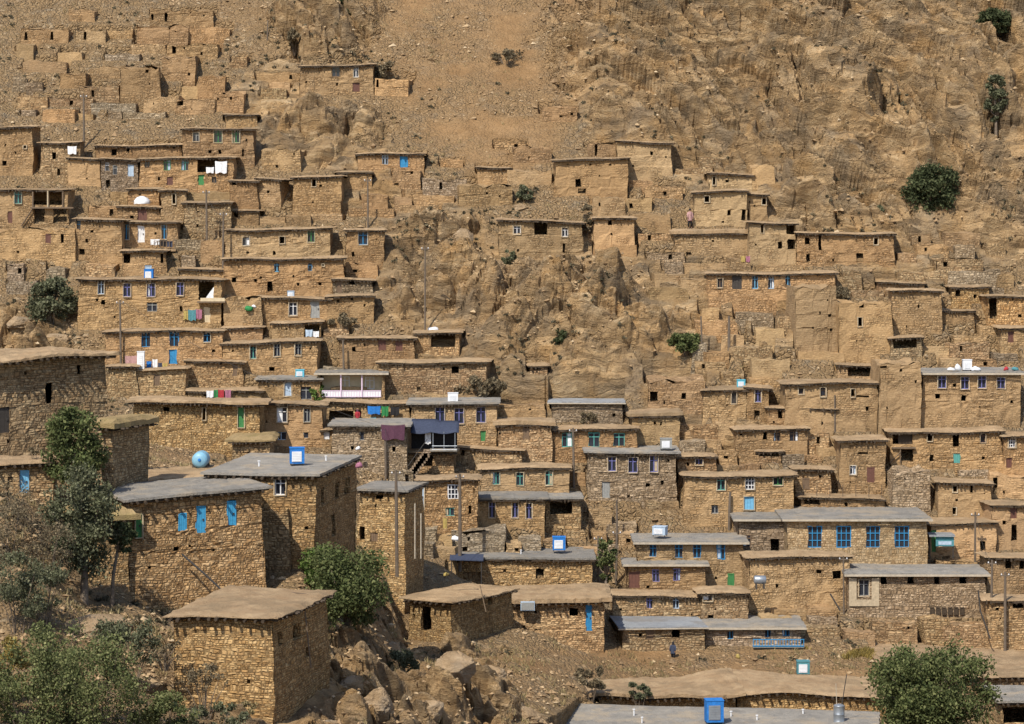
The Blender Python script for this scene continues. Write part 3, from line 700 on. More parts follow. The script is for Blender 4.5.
h(78, 222, 278, 330, 'long two storey house with violet blue windows and a white curtained loggia', [('ws', 101, 287, 6, 14, 'pb'), ('ws', 127, 290, 7, 13, 'vi'), ('ws', 151, 290, 8, 13, 'vi'), ('ws', 180, 289, 7, 13, 'vi'), ('o', 206, 291, 15, 19), ('w', 152, 307, 10, 9, 'gy'), ('o', 103, 302, 4, 5), ('o', 97, 300, 3, 3), ('o', 181, 309, 3, 5), ('d', 207, 315, 6, 15, 'cream')], dp=6, key='E9')
h(256, 330, 297, 325, 'house with a white violet window and a grey double door', [('ws', 293, 309, 8, 13, 'wh'), ('d', 315, 309, 9, 18, 'gy')], dp=4, key='F4')
h(327, 374, 295, 325, 'mud house with two tiny holes under a flat ledge', [('o', 352, 299, 3, 4), ('o', 338, 301, 2, 2)], dp=4)
h(272, 321, 321, 342, 'small house with pale blue cloths in its dark right corner', [('o', 312, 331, 15, 12)], dp=4, key='F5')
h(223, 262, 296, 330, 'plain mud terrace house beside a green bundle', [], roof='none', dp=4, key='F5b')
h(222, 262, 327, 342, 'low house with pale rubble under its roof edge', [('o', 247, 329, 4, 3), ('o', 230, 329, 4, 3)], dp=3)
h(104, 222, 330, 366, 'house with three deep blue windows above a blue door and laundry', [('w', 146, 340, 9, 14, 'bl'), ('w', 174, 340, 9, 14, 'bl'), ('ws', 207, 336, 7, 12, 'bl'), ('d', 173, 357, 8, 14, 'bl'), ('o', 213, 351, 3, 3)], dp=5, key='E11')
h(222, 318, 341, 374, 'house with three tall dark windows in pale frames', [('ws', 253, 352, 6, 13, 'te'), ('ws', 277, 350, 6, 13, 'gy'), ('ws', 298, 349, 6, 13, 'gy'), ('o', 272, 369, 5, 4)], dp=5)
h(186, 243, 360, 380, 'low stone house with a brown door in the left rows', [('d', 235, 370, 5, 12, 'wd'), ('o', 220, 364, 3, 2)], wall='stone', dp=4, key='I4')
h(136, 186, 368, 396, 'stone terrace house with laundry and white fridge on its roof', [('d', 157, 380, 6, 11, 'wd')], wall='stone', dp=4, key='I3', roof='mud', raft=False)
h(108, 137, 366, 398, 'small stone room between the big shaded house and laundry terrace', [], wall='stone', dp=4)
h(188, 262, 389, 404, 'low house with bright red cloths hung under its eave', [('o', 205, 393, 4, 5)], dp=4, key='I6')
h(133, 261, 400, 462, 'old stone house with a tall green door and heavy brushwood eave', [('o', 166, 410, 6, 4), ('os', 204, 414, 3, 12), ('ds', 241, 417, 6, 21, 'gr')], wall='orange', dp=7, key='I5', th=.25, ov=.6, D=213)
h(232, 270, 436, 462, 'low mud house behind the grey roof with the blue cooler', [('o', 237, 440, 3, 6)], wall='stone', dp=4, roof='thatch', th=.4)

# ------------------------------------------------ centre
h(340, 415, 336, 362, 'low mud house with two red brown doors', [('d', 382, 344, 7, 12, 'rb'), ('d', 399, 345, 7, 11, 'rb'), ('o', 354, 349, 4, 5)], dp=4)
h(415, 460, 331, 356, 'stone shelter with a wide black opening', [('o', 443, 340, 24, 14)], dp=5, wall='stone', name='stone_shelter')
h(378, 487, 361, 396, 'broad stone house with one square hole window below the black opening', [('o', 455, 370, 7, 7), ('o', 419, 389, 4, 4)], dp=6, wall='stone')
h(258, 320, 378, 402, 'grey roofed house with a pale blue door and an ivy corner', [('ds', 288, 388, 7, 16, 'pb'), ('w', 306, 393, 11, 13, 'gy')], roof='felt', dp=5, key='J3a')
h(259, 324, 402, 447, 'two storey mud house with a white framed window over a pale blue one', [('ws', 282, 415, 10, 15, 'wh'), ('ws', 307, 415, 6, 14, 'gy'), ('w', 281, 436, 11, 8, 'pb'), ('w', 306, 435, 5, 6, 'gy')], dp=5, key='J4', wall='plaster')
h(324, 410, 401, 424, 'mud house with hanging signs and coloured cloths', [('o', 341, 416, 24, 10), ('o', 358, 416, 6, 12)], dp=4, key='J5')
h(322, 333, 428, 448, 'narrow white doorway house left of the rough stone house', [('d', 326, 432, 6, 14, 'wh')], dp=4, key='J5b')
h(332, 408, 424, 472, 'rough grey stone house with a purple rug hung on its front', [('w', 362, 436, 4, 8, 'gy'), ('o', 352, 448, 3, 4), ('o', 394, 449, 3, 5)], roof='felt', wall='grey', dp=6, key='J6')
h(408, 455, 450, 474, 'stone platform house below the blue tarpaulin porch', [('o', 428, 460, 10, 12)], wall='stone', dp=4, key='J6b')
h(410, 497, 402, 447, 'grey roofed house with three tall violet windows', [('ws', 440, 415, 9, 15, 'vi'), ('ws', 459, 416, 9, 15, 'vi'), ('ws', 481, 415, 9, 15, 'vi'), ('d', 483, 436, 5, 10, 'gr'), ('o', 500, 434, 2, 2)], roof='felt', dp=5, key='J7')
h(456, 522, 448, 468, 'mud wall house with a ragged eave below the violet windows', [('o', 463, 454, 4, 5)], dp=4, wall='stone')
h(497, 552, 421, 462, 'sagging roofed house with a small brown door beside bare rock', [('d', 526, 434, 6, 11, 'wd'), ('o', 500, 434, 2, 2)], dp=5, wall='stone', th=.4)
h(482, 546, 404, 421, 'ruined mud gable below the orange rock face', [('o', 530, 409, 3, 2)], roof='none', dp=4)
h(480, 569, 467, 498, 'mud house with three pale green windows', [('ws', 496, 478, 7, 13, 'te'), ('ws', 520, 479, 7, 13, 'te'), ('ws', 549, 478, 7, 14, 'te')], dp=5, key='J11')
h(418, 478, 478, 525, 'stone house with a pale blue door and grid window', [('ds', 421, 497, 6, 24, 'pb'), ('wb', 453, 492, 10, 14, 'wh'), ('w', 450, 512, 9, 8, 'te'), ('o', 470, 510, 3, 8), ('o', 474, 491, 2, 5)], dp=5, key='J10', wall='orange', D=207)
h(474, 545, 497, 528, 'grey roofed house with three dark violet framed windows', [('ws', 492, 510, 6, 15, 'vi'), ('ws', 515, 510, 6, 15, 'vi'), ('ws', 529, 511, 6, 15, 'vi')], roof='felt', dp=4, key='J12')
h(545, 580, 497, 529, 'dark open porch under the end of a grey roof', [('o', 561, 508, 22, 13)], roof='felt', dp=4, name='porch', cat='porch', wall='stone')
h(450, 505, 530, 552, 'block terrace house with one small square hole', [('o', 465, 549, 5, 5)], roof='none', wall='grey', dp=4)
h(452, 592, 557, 596, 'long low house under a flat grey roof with a white cooler', [('o', 472, 579, 18, 14), ('o', 540, 574, 8, 10)], roof='felt', wall='orange', dp=6, key='M2', D=203)
h(548, 637, 428, 464, 'house with three teal windows left of the block walled house', [('w', 567, 440, 10, 14, 'te'), ('w', 594, 440, 11, 14, 'te'), ('w', 619, 440, 11, 13, 'te')], dp=5, key='K1')
h(551, 622, 402, 424, 'flat pale roofed store of grey rubble below the rock face', [], roof='tin', wall='grey', dp=4, raft=False)
h(530, 548, 364, 377, 'tiny mud hut with a dark window among the rocks', [('o', 537, 367, 7, 5)], dp=3, wall='stone')
h(587, 677, 451, 502, 'grey stone house with violet windows and a white roof cooler', [('ws', 612, 464, 8, 14, 'vi'), ('ws', 633, 465, 9, 15, 'vi'), ('ws', 654, 464, 8, 16, 'vi'), ('o', 648, 485, 4, 4), ('d', 606, 490, 8, 16, 'gy')], roof='felt', wall='grey', dp=5, key='K2')
h(677, 716, 456, 486, 'stone annex with a small violet window right of the white cooler', [('ws', 699, 460, 7, 10, 'vi')], wall='stone', dp=4)
h(631, 680, 411, 443, 'blank smooth mud house with a rounded roof edge', [], wall='plaster', dp=5, th=.35)
h(648, 706, 378, 414, 'tall mud house with one square hole and an empty doorway', [('o', 684, 396, 5, 6), ('o', 654, 396, 8, 10)], roof='none', dp=5)
h(703, 747, 388, 418, 'mud house with a pale doorway and turquoise bundle on its roof', [('ds', 734, 397, 5, 13, 'dk')], dp=5, key='K5')
h(747, 770, 386, 420, 'narrow mud house with a lilac window', [('ws', 758, 396, 6, 12, 'vi'), ('o', 757, 415, 5, 9)], dp=5)
h(684, 795, 474, 527, 'long mud house with green windows over a bright blue door', [('ws', 721, 483, 8, 14, 'te'), ('wbs', 750, 482, 9, 15, 'wh'), ('ws', 778, 478, 9, 14, 'gr'), ('ds', 749, 503, 10, 13, 'lb'), ('w', 715, 509, 7, 9, 'gy')], dp=6, key='K6')
h(795, 832, 468, 502, 'small house with a brown door between green and white windows', [('d', 806, 484, 7, 11, 'wd')], dp=5, wall='stone')

# ------------------------------------------------ upper right of centre
h(590, 617, 142, 160, 'narrow walled ruin above the long blank mud house', [('o', 596, 150, 3, 12)], roof='none', dp=3, name='ruined_wall', cat='ruin')
h(617, 672, 141, 178, 'blank mud house under the striped rock', [('o', 633, 166, 2, 2)], dp=5, wall='plaster')
h(554, 628, 158, 196, 'long blank mud house with three tiny holes and two black openings', [('o', 578, 183, 6, 8), ('o', 582, 191, 8, 5), ('o', 568, 164, 2, 2), ('o', 590, 165, 2, 2), ('o', 610, 165, 2, 2)], dp=6, wall='plaster')
h(593, 626, 196, 217, 'mud wall house between long blank house and cube', [], roof='none', dp=4, wall='plaster')
h(498, 583, 220, 258, 'lone house with a large black opening between two white windows', [('ws', 517, 230, 7, 8, 'wh'), ('o', 541, 228, 13, 14), ('ws', 565, 232, 6, 9, 'wh'), ('o', 564, 248, 2, 10)], dp=6, key='G1')
h(594, 635, 216, 247, 'mud cube with one square hole right of the lone house', [('o', 610, 222, 4, 5)], dp=6, wall='plaster')
h(709, 752, 173, 192, 'upper mud house with one pale slit on the right slope', [('os', 714, 181, 3, 8)], dp=4, wall='plaster')
h(752, 775, 164, 192, 'blank mud block beside the striated rock', [], roof='none', dp=4, wall='plaster')
h(693, 747, 190, 228, 'mud house with one white edged hole beside a person', [('os', 707, 199, 5, 6), ('o', 729, 213, 3, 5), ('o', 745, 215, 7, 11)], dp=6, wall='plaster')
h(732, 768, 192, 222, 'mud house with a single dark window right of the white edged hole', [('os', 764, 201, 4, 7), ('o', 745, 214, 8, 11)], dp=5, wall='plaster')
h(674, 749, 230, 256, 'long blank mud house with a sagging roof edge on the right slope', [('o', 740, 232, 3, 3), ('o', 689, 254, 5, 4)], dp=5, th=.4)
h(749, 797, 222, 262, 'mud house with black openings at its right corner', [('os', 762, 229, 3, 8), ('o', 791, 228, 9, 12), ('o', 780, 245, 4, 7), ('o', 792, 244, 9, 10), ('o', 756, 245, 2, 2)], dp=5, wall='plaster')
h(797, 895, 232, 268, 'long mud house with two white edged holes on the right slope', [('o', 807, 241, 5, 7), ('o', 808, 258, 4, 8), ('o', 820, 242, 3, 16), ('os', 876, 241, 4, 7), ('o', 860, 257, 7, 9)], dp=5)
h(708, 836, 272, 304, 'long house with pale blue windows and white door on the right slope', [('ws', 720, 283, 5, 9, 'wd'), ('d', 737, 282, 9, 14, 'dk'), ('w', 755, 282, 6, 13, 'lb'), ('w', 771, 282, 6, 13, 'pb'), ('w', 788, 281, 5, 13, 'lb')], dp=6, key='G8')
h(795, 838, 286, 346, 'tall plain mud wall house left of a narrow dark window', [('o', 830, 316, 3, 3), ('o', 831, 330, 3, 3), ('o', 813, 328, 2, 2)], roof='none', dp=5, wall='plaster')
h(838, 893, 302, 354, 'tall mud house with one narrow dark window and no roof', [('os', 860, 322, 4, 9), ('o', 862, 306, 5, 5)], roof='none', dp=5, wall='plaster')
h(880, 925, 281, 292, 'low mud ledge house under the bare right slope', [], dp=3)
h(892, 942, 290, 334, 'blank mud house with fallen rocks at its foot', [], dp=6, wall='mud')
h(940, 974, 309, 322, 'little flat mud hut with a tiny hole on the right slope', [('o', 951, 312, 3, 2)], dp=3)
h(952, 990, 285, 304, 'orange mud house with two dark holes near the right edge', [('o', 958, 292, 5, 8), ('o', 975, 296, 3, 4)], dp=4, wall='orange')
h(988, 1040, 296, 324, 'house with a tall black opening at its left end by the right edge', [('o', 993, 308, 9, 22), ('o', 1013, 300, 2, 2), ('o', 1020, 316, 4, 3)], dp=5, wall='orange')
h(1000, 1040, 327, 346, 'low house with a red door at the right edge', [('d', 1011, 337, 6, 11, 'rb')], dp=4)
h(890, 922, 337, 358, 'roofed shelter open to the front on the right slope', [('o', 905, 344, 24, 9)], dp=3, wall='stone', name='stone_shelter')

# ------------------------------------------------ right rows
h(838, 878, 364, 384, 'deep terrace room with pale inner wall on the right', [('o', 861, 371, 26, 10)], dp=4)
h(878, 922, 361, 438, 'tall blank mud tower house left of the violet windows', [('o', 884, 366, 7, 3)], roof='none', dp=6, wall='plaster', key='L3')
h(784, 878, 382, 432, 'mud house with three small white edged windows', [('ws', 801, 391, 5, 6, 'rb'), ('ws', 823, 392, 5, 9, 'wd'), ('os', 853, 393, 4, 8), ('o', 863, 397, 12, 2)], dp=6, wall='plaster')
h(921, 1021, 372, 428, 'tall house with four violet windows under a white cooler', [('ws', 942, 382, 8, 12, 'vi'), ('ws', 965, 383, 8, 12, 'vi'), ('ws', 982, 382, 8, 12, 'vi'), ('ws', 1001, 383, 8, 11, 'vi'), ('o', 938, 396, 5, 5), ('o', 964, 398, 5, 6), ('o', 1012, 402, 3, 3), ('o', 980, 407, 2, 2)], roof='felt', dp=6, key='L4', raft=False, wall='mud')
h(767, 835, 407, 432, 'mud house with a brown door under a small black opening', [('o', 780, 414, 4, 9), ('d', 801, 420, 6, 11, 'wd'), ('w', 824, 418, 6, 12, 'wd'), ('o', 801, 410, 8, 4)], dp=5)
h(736, 808, 428, 452, 'mud house with two worn shuttered windows', [('o', 765, 436, 4, 8), ('w', 777, 437, 7, 9, 'wd'), ('w', 794, 436, 9, 11, 'wd'), ('o', 741, 435, 3, 2)], dp=5)
h(758, 782, 449, 464, 'dark open store below the worn shuttered windows', [('o', 769, 452, 19, 8)], dp=4, wall='stone')
h(839, 886, 438, 490, 'tall square house with a white curtained window and brown door', [('ws', 853, 470, 6, 9, 'wh'), ('d', 871, 475, 7, 15, 'rb'), ('o', 863, 453, 10, 2)], dp=6, key='L7')
h(890, 1003, 430, 470, 'long mud house with an open barn at its left end', [('o', 903, 438, 20, 12), ('o', 907, 455, 13, 12), ('os', 930, 437, 5, 8), ('o', 956, 439, 7, 14), ('ws', 983, 438, 5, 9, 'rb'), ('o', 932, 458, 4, 7), ('d', 957, 458, 7, 10, 'te'), ('o', 983, 458, 3, 3)], dp=6, key='L8')
h(1003, 1045, 435, 474, 'mud house with a white six pane window at the right edge', [('wbs', 1012, 442, 7, 11, 'wh'), ('d', 1009, 463, 6, 10, 'rb')], dp=5)
h(800, 884, 497, 517, 'low roofed shed with thin railing posts below the square house', [('o', 812, 503, 16, 5), ('o', 846, 505, 3, 4)], dp=4, key='L10')
h(893, 931, 469, 514, 'rough rubble retaining house below the open barn', [], roof='none', wall='grey', dp=4)
h(938, 992, 482, 524, 'two storey mud ruin with two small framed holes', [('os', 955, 489, 4, 6), ('os', 954, 511, 4, 7), ('o', 972, 488, 3, 10)], dp=5, wall='plaster')
h(990, 1040, 474, 500, 'mud house in the slope by the right edge above a black gap', [('o', 995, 486, 5, 16)], dp=4, wall='plaster', roof='none')
h(992, 1040, 504, 548, 'mud house with a dark red doorway near the right edge', [('d', 1014, 513, 7, 12, 'rb'), ('o', 1014, 533, 6, 16)], dp=5, wall='plaster')
h(930, 996, 522, 556, 'mud house with a square black window right of the turquoise awning', [('o', 983, 546, 6, 9), ('o', 946, 558, 8, 4), ('d', 933, 541, 7, 22, 'gr')], dp=5, wall='plaster', key='L13')
h(786, 928, 518, 582, 'large pale block house with four big blue windows', [('wb', 815, 537, 14, 21, 'bl'), ('wb', 844, 537, 14, 21, 'bl'), ('wb', 873, 537, 14, 21, 'bl'), ('wb', 902, 537, 14, 21, 'bl')], roof='felt', wall='brick', dp=8, key='L12', raft=False)
h(737, 786, 518, 580, 'recessed grey wing with a dark doorway left of the big blue windows', [('w', 747, 541, 8, 12, 'wd'), ('o', 775, 546, 8, 13), ('o', 744, 562, 5, 8)], roof='felt', wall='grey', dp=5, D=KEY['L12']['D'] + 2.2, raft=False)
h(987, 1040, 556, 600, 'dark stone house with two open windows at the lower right edge', [('o', 1009, 564, 6, 10), ('o', 1022, 563, 5, 12), ('o', 1019, 604, 9, 8)], dp=5, wall='mud')
h(985, 1045, 600, 640, 'plain stone house at the lower right edge above the street', [('o', 1018, 605, 11, 8)], dp=4, wall='stone')

# ------------------------------------------------ lower centre and right
h(637, 745, 541, 592, 'grey roofed house with four blue windows over a green door', [('w', 653, 551, 7, 12, 'bl'), ('w', 679, 551, 8, 14, 'bl'), ('w', 697, 551, 8, 14, 'bl'), ('w', 721, 552, 8, 15, 'bl'), ('d', 731, 580, 6, 12, 'gr'), ('o', 716, 578, 3, 3)], roof='felt', dp=5, key='M1', raft=False)
h(626, 705, 563, 602, 'lower house with two small dark blue windows below the four blue ones', [('w', 656, 576, 7, 12, 'vi'), ('w', 677, 575, 7, 12, 'vi'), ('d', 634, 580, 11, 16, 'rb')], roof='felt', dp=3, key='M1b', wall='mud', raft=False)
h(612, 700, 594, 622, 'mud house with two hidden dark windows above the street', [('w', 650, 603, 6, 11, 'vi'), ('w', 676, 603, 6, 11, 'pb'), ('o', 652, 618, 8, 3)], dp=5, wall='stone')
h(700, 748, 592, 624, 'mud house with a white framed opening above the blue balcony house', [('ws', 708, 596, 9, 10, 'wh'), ('o', 711, 618, 6, 5), ('ws', 750, 600, 5, 9, 'wh')], dp=5, wall='stone')
h(748, 850, 555, 606, 'plain mud house with two small black windows below the big block house', [('o', 819, 572, 5, 4), ('o', 837, 575, 8, 8)], dp=5, wall='mud')
h(706, 802, 626, 646, 'speckled stone house with deep blue windows and a blue railing', [('w', 768, 633, 6, 9, 'bl'), ('w', 786, 632, 7, 9, 'bl'), ('w', 730, 635, 6, 8, 'bl')], roof='felt', dp=5, key='M5', wall='grey', raft=False)
h(622, 704, 626, 650, 'shaded stone house at the end of the street', [('d', 650, 633, 8, 14, 'wd'), ('o', 676, 634, 8, 8)], dp=5, wall='stone', roof='tin', raft=False)
h(848, 986, 573, 618, 'long grey roofed house with four square vents and a white end', [('o', 884, 580, 6, 9), ('o', 911, 580, 6, 9), ('o', 937, 580, 6, 9), ('o', 963, 579, 7, 9), ('ws', 864, 588, 10, 16, 'gy')], roof='felt', wall='grey', dp=5, key='M4', raft=False)
h(560, 872, 748, 800, 'grey flat roof with a blue cooler at the bottom of the photograph', [], roof='felt', wall='brick', D=161, dp=11.3, yaw=9, key='P1', raft=False)
h(893, 1090, 676, 700, 'wide flat earth roof behind the leafy tree at the lower right', [], roof='mud', wall='stone', dp=14, D=187, key='P2', raft=True)
h(598, 735, 690, 708, 'mud shed with a drooping brushwood roof behind the bottom grey roof', [], roof='mud', wall='orange', dp=6.5, D=178, key='P3', th=.3, ov=.7, sg=3.0, cat='shed', name='stone_shed', yaw=-4)
h(737, 925, 694, 712, 'wide pale earth roof beside the street right of the big blue cooler', [], roof='mud', wall='orange', dp=8, D=178.5, key='P4', sg=2.0, cat='shed', name='stone_shed')
h(1000, 1060, 700, 740, 'shed with a pale roof and black front in the bottom right corner', [('o', 1015, 716, 24, 16)], roof='felt', wall='stone', D=168, dp=5, cat='shed', name='stone_shed')

# ------------------------------------------------ low terrace walls and roofless rooms that fill the slope between the houses
TW = random.Random(77)
TERR = [('upper left slope', (0, 250, 20, 124), 21), ('slope left of the lone highest house', (255, 300, 60, 146), 3), ('slope under the round olive bush', (0, 75, 264, 300), 3), ('slope behind the middle rows', (262, 470, 176, 226), 7),
        ('slope around the mud cube', (590, 690, 176, 262), 8), ('right slope above the long blue windowed house', (640, 890, 236, 300), 9), ('slope below the long blue windowed house', (690, 900, 305, 372), 12),
        ('far right slope', (880, 1020, 232, 372), 18), ('slope between the right rows', (640, 1020, 372, 510), 26), ('centre rows', (380, 640, 400, 560), 16), ('lower right slope', (740, 1024, 540, 640), 10), ('left rows', (80, 380, 180, 400), 18), ('upper middle slope', (430, 720, 140, 200), 6)]
for reg, (ax, bx_, ay, by), cnt in TERR:
    n_, tries = 0, 0
    while n_ < cnt and tries < 900:
        tries += 1
        wpx, hpx = TW.uniform(14, 52), TW.uniform(7, 17)
        x = TW.uniform(ax, max(ax + 1, bx_ - wpx)); y = TW.uniform(ay + hpx, by)
        area = wpx * hpx; cov = 0
        for q in BOX:
            cov += max(0, min(q[1], x + wpx) - max(q[0], x)) * max(0, min(q[3], y) - max(q[2], y - hpx))
        if cov > area * .16: continue
        holes = []
        if TW.random() < .28 and hpx > 9: holes = [('o', x + wpx * TW.uniform(.2, .8), y - hpx * .45, TW.uniform(2.5, 4.5), min(hpx * .6, TW.uniform(3, 8)))]
        h(x, x + wpx, y - hpx, y, 'low crumbling stone terrace wall on the ' + reg, holes, roof='none', wall=TW.choice(['mud', 'stone', 'mud', 'grey', 'plaster']), name='terrace_wall', cat='terrace wall', dp=TW.uniform(1.2, 2.6), fnd=2.0, group='crumbling terrace walls on the ' + reg)
        n_ += 1
# ---------------------------------------------------------------- the hillside mesh
pxs = np.concatenate([np.linspace(-3200, -200, 26), np.linspace(-180, -45, 20), np.arange(-40, 1064, 1.75), np.linspace(1070, 1220, 22), np.linspace(1250, 4300, 26)])
yys = np.concatenate([np.linspace(4, 100, 30), np.linspace(102, 120, 20), np.arange(120.4, 292, .21), np.linspace(293, 325, 50), np.linspace(330, 690, 50)])
GX, GY = np.meshgrid(pxs, yys)                     # rows: distance
shp = GX.shape
px_ = GX.ravel(); Y_ = GY.ravel()
X_ = (px_ - PX0) / F * Y_; Z_ = H0(px_, Y_)
py_ = PY0 + (CZ - Z_) * F / Y_                     # where on the slope (used only to place rock, scree and earth)
def blob(cx, cy, rx, ry, soft=.5):
    d = np.sqrt(((px_ - cx) / rx) ** 2 + ((py_ - cy) / ry) ** 2)
    return np.clip((1 + soft - d) / soft, 0, 1)
dense = (px_ > -200) & (px_ < 1230) & (Y_ > 100) & (Y_ < 330)
rock = np.zeros(len(px_)); earth = np.zeros(len(px_))
for b in [(585, 325, 110, 70), (530, 365, 90, 45), (660, 300, 60, 45), (430, 260, 55, 55), (440, 310, 40, 35), (820, 70, 190, 120), (640, 70, 70, 70), (960, 170, 120, 90), (900, 240, 60, 35),
          (330, 140, 55, 25), (275, 110, 40, 40), (330, 25, 45, 30), (380, 195, 30, 22), (700, 330, 35, 45), (20, 330, 40, 22), (740, 60, 90, 90), (820, 190, 70, 40), (940, 260, 60, 30),
          (1010, 60, 60, 120), (715, 440, 40, 25), (340, 700, 90, 45), (450, 690, 60, 35), (600, 10, 50, 30), (800, 320, 40, 25), (500, 270, 50, 30), (390, 620, 30, 30)]:
    rock = np.maximum(rock, blob(*b))
for b, s in [((478, 60, 85, 75), 1.0), ((500, 130, 50, 40), .8), ((480, 10, 90, 40), 1.0), ((180, 440, 40, 22), .6), ((90, 300, 30, 20), .2), ((640, 664, 150, 14), 1.0), ((800, 664, 170, 14), 1.0), ((420, 650, 40, 40), .5), ((560, 680, 60, 22), .35), ((250, 30, 60, 25), .35), ((950, 664, 110, 15), 1.0)]:
    earth = np.maximum(earth, blob(*b) * s)
earth *= np.clip(.75 + 1.1 * fbm(np.stack([X_, Y_, Z_], 1) / 5.0, 5, 301), 0, 1)
rock = np.clip(rock * (1 - .9 * earth), 0, 1)
pw = np.stack([X_, Y_, Z_], 1)
D_ = dense
q = pw[D_]
wob = fbm(q / 7.0, 3, 5)
rk = np.clip(rock[D_] + wob * .55 * (rock[D_] > .02) + .12 * wob, 0, 1) * (1 - .8 * earth[D_])
# strata: lines running down to the right
ca, sa = math.cos(R(33)), math.sin(R(33))
qr = np.stack([q[:, 0] * ca - q[:, 2] * sa, q[:, 1] * .8, q[:, 0] * sa + q[:, 2] * ca], 1)
wq = qr + np.stack([fbm(q / 5, 3, 11), fbm(q / 5, 3, 12), fbm(q / 5, 3, 13)], 1) * 1.6
def saw(x, k=.78):
    f = x - np.floor(x); return np.minimum(f / k, (1 - f) / (1 - k))
wq = wq + np.stack([fbm(q / 16, 2, 14), fbm(q / 16, 2, 15), fbm(q / 16, 2, 16)], 1) * 3.0
sx, sz = wq[:, 0], wq[:, 2]
strat_ = 0
for fr, am, sd_ in ((.13, 1.5, 100), (.31, .75, 101), (.74, .32, 102), (1.7, .12, 103)):
    msk = np.clip(.55 + 1.1 * fbm(q * fr * .55, 2, sd_), 0.08, 1.2)
    strat_ = strat_ + am * msk * (saw(sz * fr + .35 * fbm(q * fr * .9, 3, sd_ + 20)) - .5)
strat_ = strat_ + .35 * ridged(wq * np.array([.12, .05, .55]), 5, 21, .55)
big_ = ridged(q / 17.0, 3, 31, .45)
f1, f2, cid = worley(wq * np.array([.13, .05, .3]), 41)
cm = np.clip(fbm(q / 9, 3, 44) * 2.5 + .55, 0, 1)
g1, g2, gid = worley(wq * np.array([.5, .6, .95]), 51)
block = (cid - .5) * 1.0 - np.clip(.07 - (f2 - f1), 0, 1) * 16.0 * cm + (gid - .5) * .42 - np.clip(.08 - (g2 - g1), 0, 1) * 4.0 * cm
bm = np.zeros(len(px_))
for bb in [(585, 325, 120, 80), (530, 365, 100, 50), (660, 300, 60, 50), (430, 250, 65, 75), (330, 140, 65, 35), (275, 110, 45, 45), (20, 325, 60, 35), (340, 700, 150, 70), (450, 690, 90, 50), (700, 330, 50, 50)]: bm = np.maximum(bm, blob(*bb))
bm = bm[D_]
w3 = q + np.stack([fbm(q / 3, 3, 141), fbm(q / 3, 3, 142), fbm(q / 3, 3, 143)], 1) * 1.3
h1, h2, hid = worley(w3 / np.array([6.0, 6.0, 4.6]), 151)
i1, i2, iid = worley(w3 / np.array([2.6, 2.6, 1.9]) + 5, 161)
j1, j2, jid = worley(w3 / np.array([1.1, 1.1, .8]) + 9, 171)
mass = np.maximum(0, 1 - ((px_[D_] - 570) / 115) ** 2 - ((py_[D_] - 335) / 80) ** 2) * 3.0
crag = mass + 2.4 * np.minimum((h2 - h1) * 2.6, 1) + 1.5 * (.6 - h1) + 2.3 * (hid - .5) + 1.0 * np.minimum((i2 - i1) * 3.0, 1) + 1.1 * (iid - .5) + .5 * (.6 - i1) + .22 * np.minimum((j2 - j1) * 3, 1) + .4 * (jid - .5) - 1.6
k1, k2, kid = worley(wq * np.array([.07, .03, .40]), 181)
l1, l2, lid = worley(wq * np.array([.17, .06, .95]), 191)
face = 1.9 * np.minimum((k2 - k1) * 3.6, 1) + 2.8 * (kid - .5) + .8 * np.minimum((l2 - l1) * 3.5, 1) + 1.3 * (lid - .5) - 1.5
dr = rk * bm * (crag + 1.0 * big_ + .35 * strat_) + rk * (1 - bm) * (1.25 * face + 2.2 * big_ + 2.6 * strat_ + .3 * ridged(q / 2.6, 4, 131) + .4)
dr_old = rk * (2.5 * big_ + 2.2 * strat_ + .9 * block + .3 * ridged(q / 2.6, 4, 131) + .5)
ds = (1 - rk) * (1 - .55 * earth[D_]) * (.75 * fbm(q / 6.5, 4, 61) + .28 * ridged(q / 1.9, 4, 71) + .10 * (worley(q / .9, 81)[2] - .5))
disp = np.zeros(len(px_)); disp[D_] = dr + ds + earth[D_] * .16 * fbm(q / 2.0, 5, 91)
ROCKV = np.zeros(len(px_)); ROCKV[D_] = rk; EARTH = earth
# keep the displacement down around the houses, then cut a terrace for each house
damp = np.ones(len(px_)); foot = []
for d in HOUSES:
    rx, ry = X_ - d['O'].x, Y_ - d['O'].y
    m = np.where((np.abs(rx) < 30) & (np.abs(ry) < 30))[0]
    lx = rx[m] * d['c'] - ry[m] * d['s']; ly = rx[m] * d['s'] + ry[m] * d['c']
    dist = np.sqrt(np.clip(np.maximum(-lx, lx - d['W']), 0, None) ** 2 + np.clip(np.maximum(-ly, ly - d['dp']), 0, None) ** 2)
    damp[m] = np.minimum(damp[m], np.clip(dist / 3.0, .12, 1)); foot.append((d, m, lx, ly, dist))
disp *= damp
nrm = np.array([0, -.6, .8])
V_ = pw + disp[:, None] * nrm
for d, m, lx, ly, dist in foot:
    z = V_[m, 2]; b = d['O'].z
    ins = (lx > -.25) & (lx < d['W'] + .25) & (ly > .15) & (ly < d['dp'] + .3)
    z = np.where(ins, np.minimum(z, d['zt'] - .75), z)
    fr = (lx > -.4) & (lx < d['W'] + .4) & (ly <= .15) & (ly > -3.2)
    z = np.where(fr, np.minimum(z, b + .12 + np.clip(-ly - 1.6, 0, 2) * .25), z)
    if d['xc'] is not None:
        sdm = (lx >= d['W'] + .25) & (lx < d['W'] + 2.6) & (ly > -1) & (ly < d['dp'])
        z = np.where(sdm, np.minimum(z, b + .25 + np.clip(ly, 0, 9) * .28), z)
    V_[m, 2] = z
nr, nc = shp
idx = np.arange(nr * nc).reshape(nr, nc)
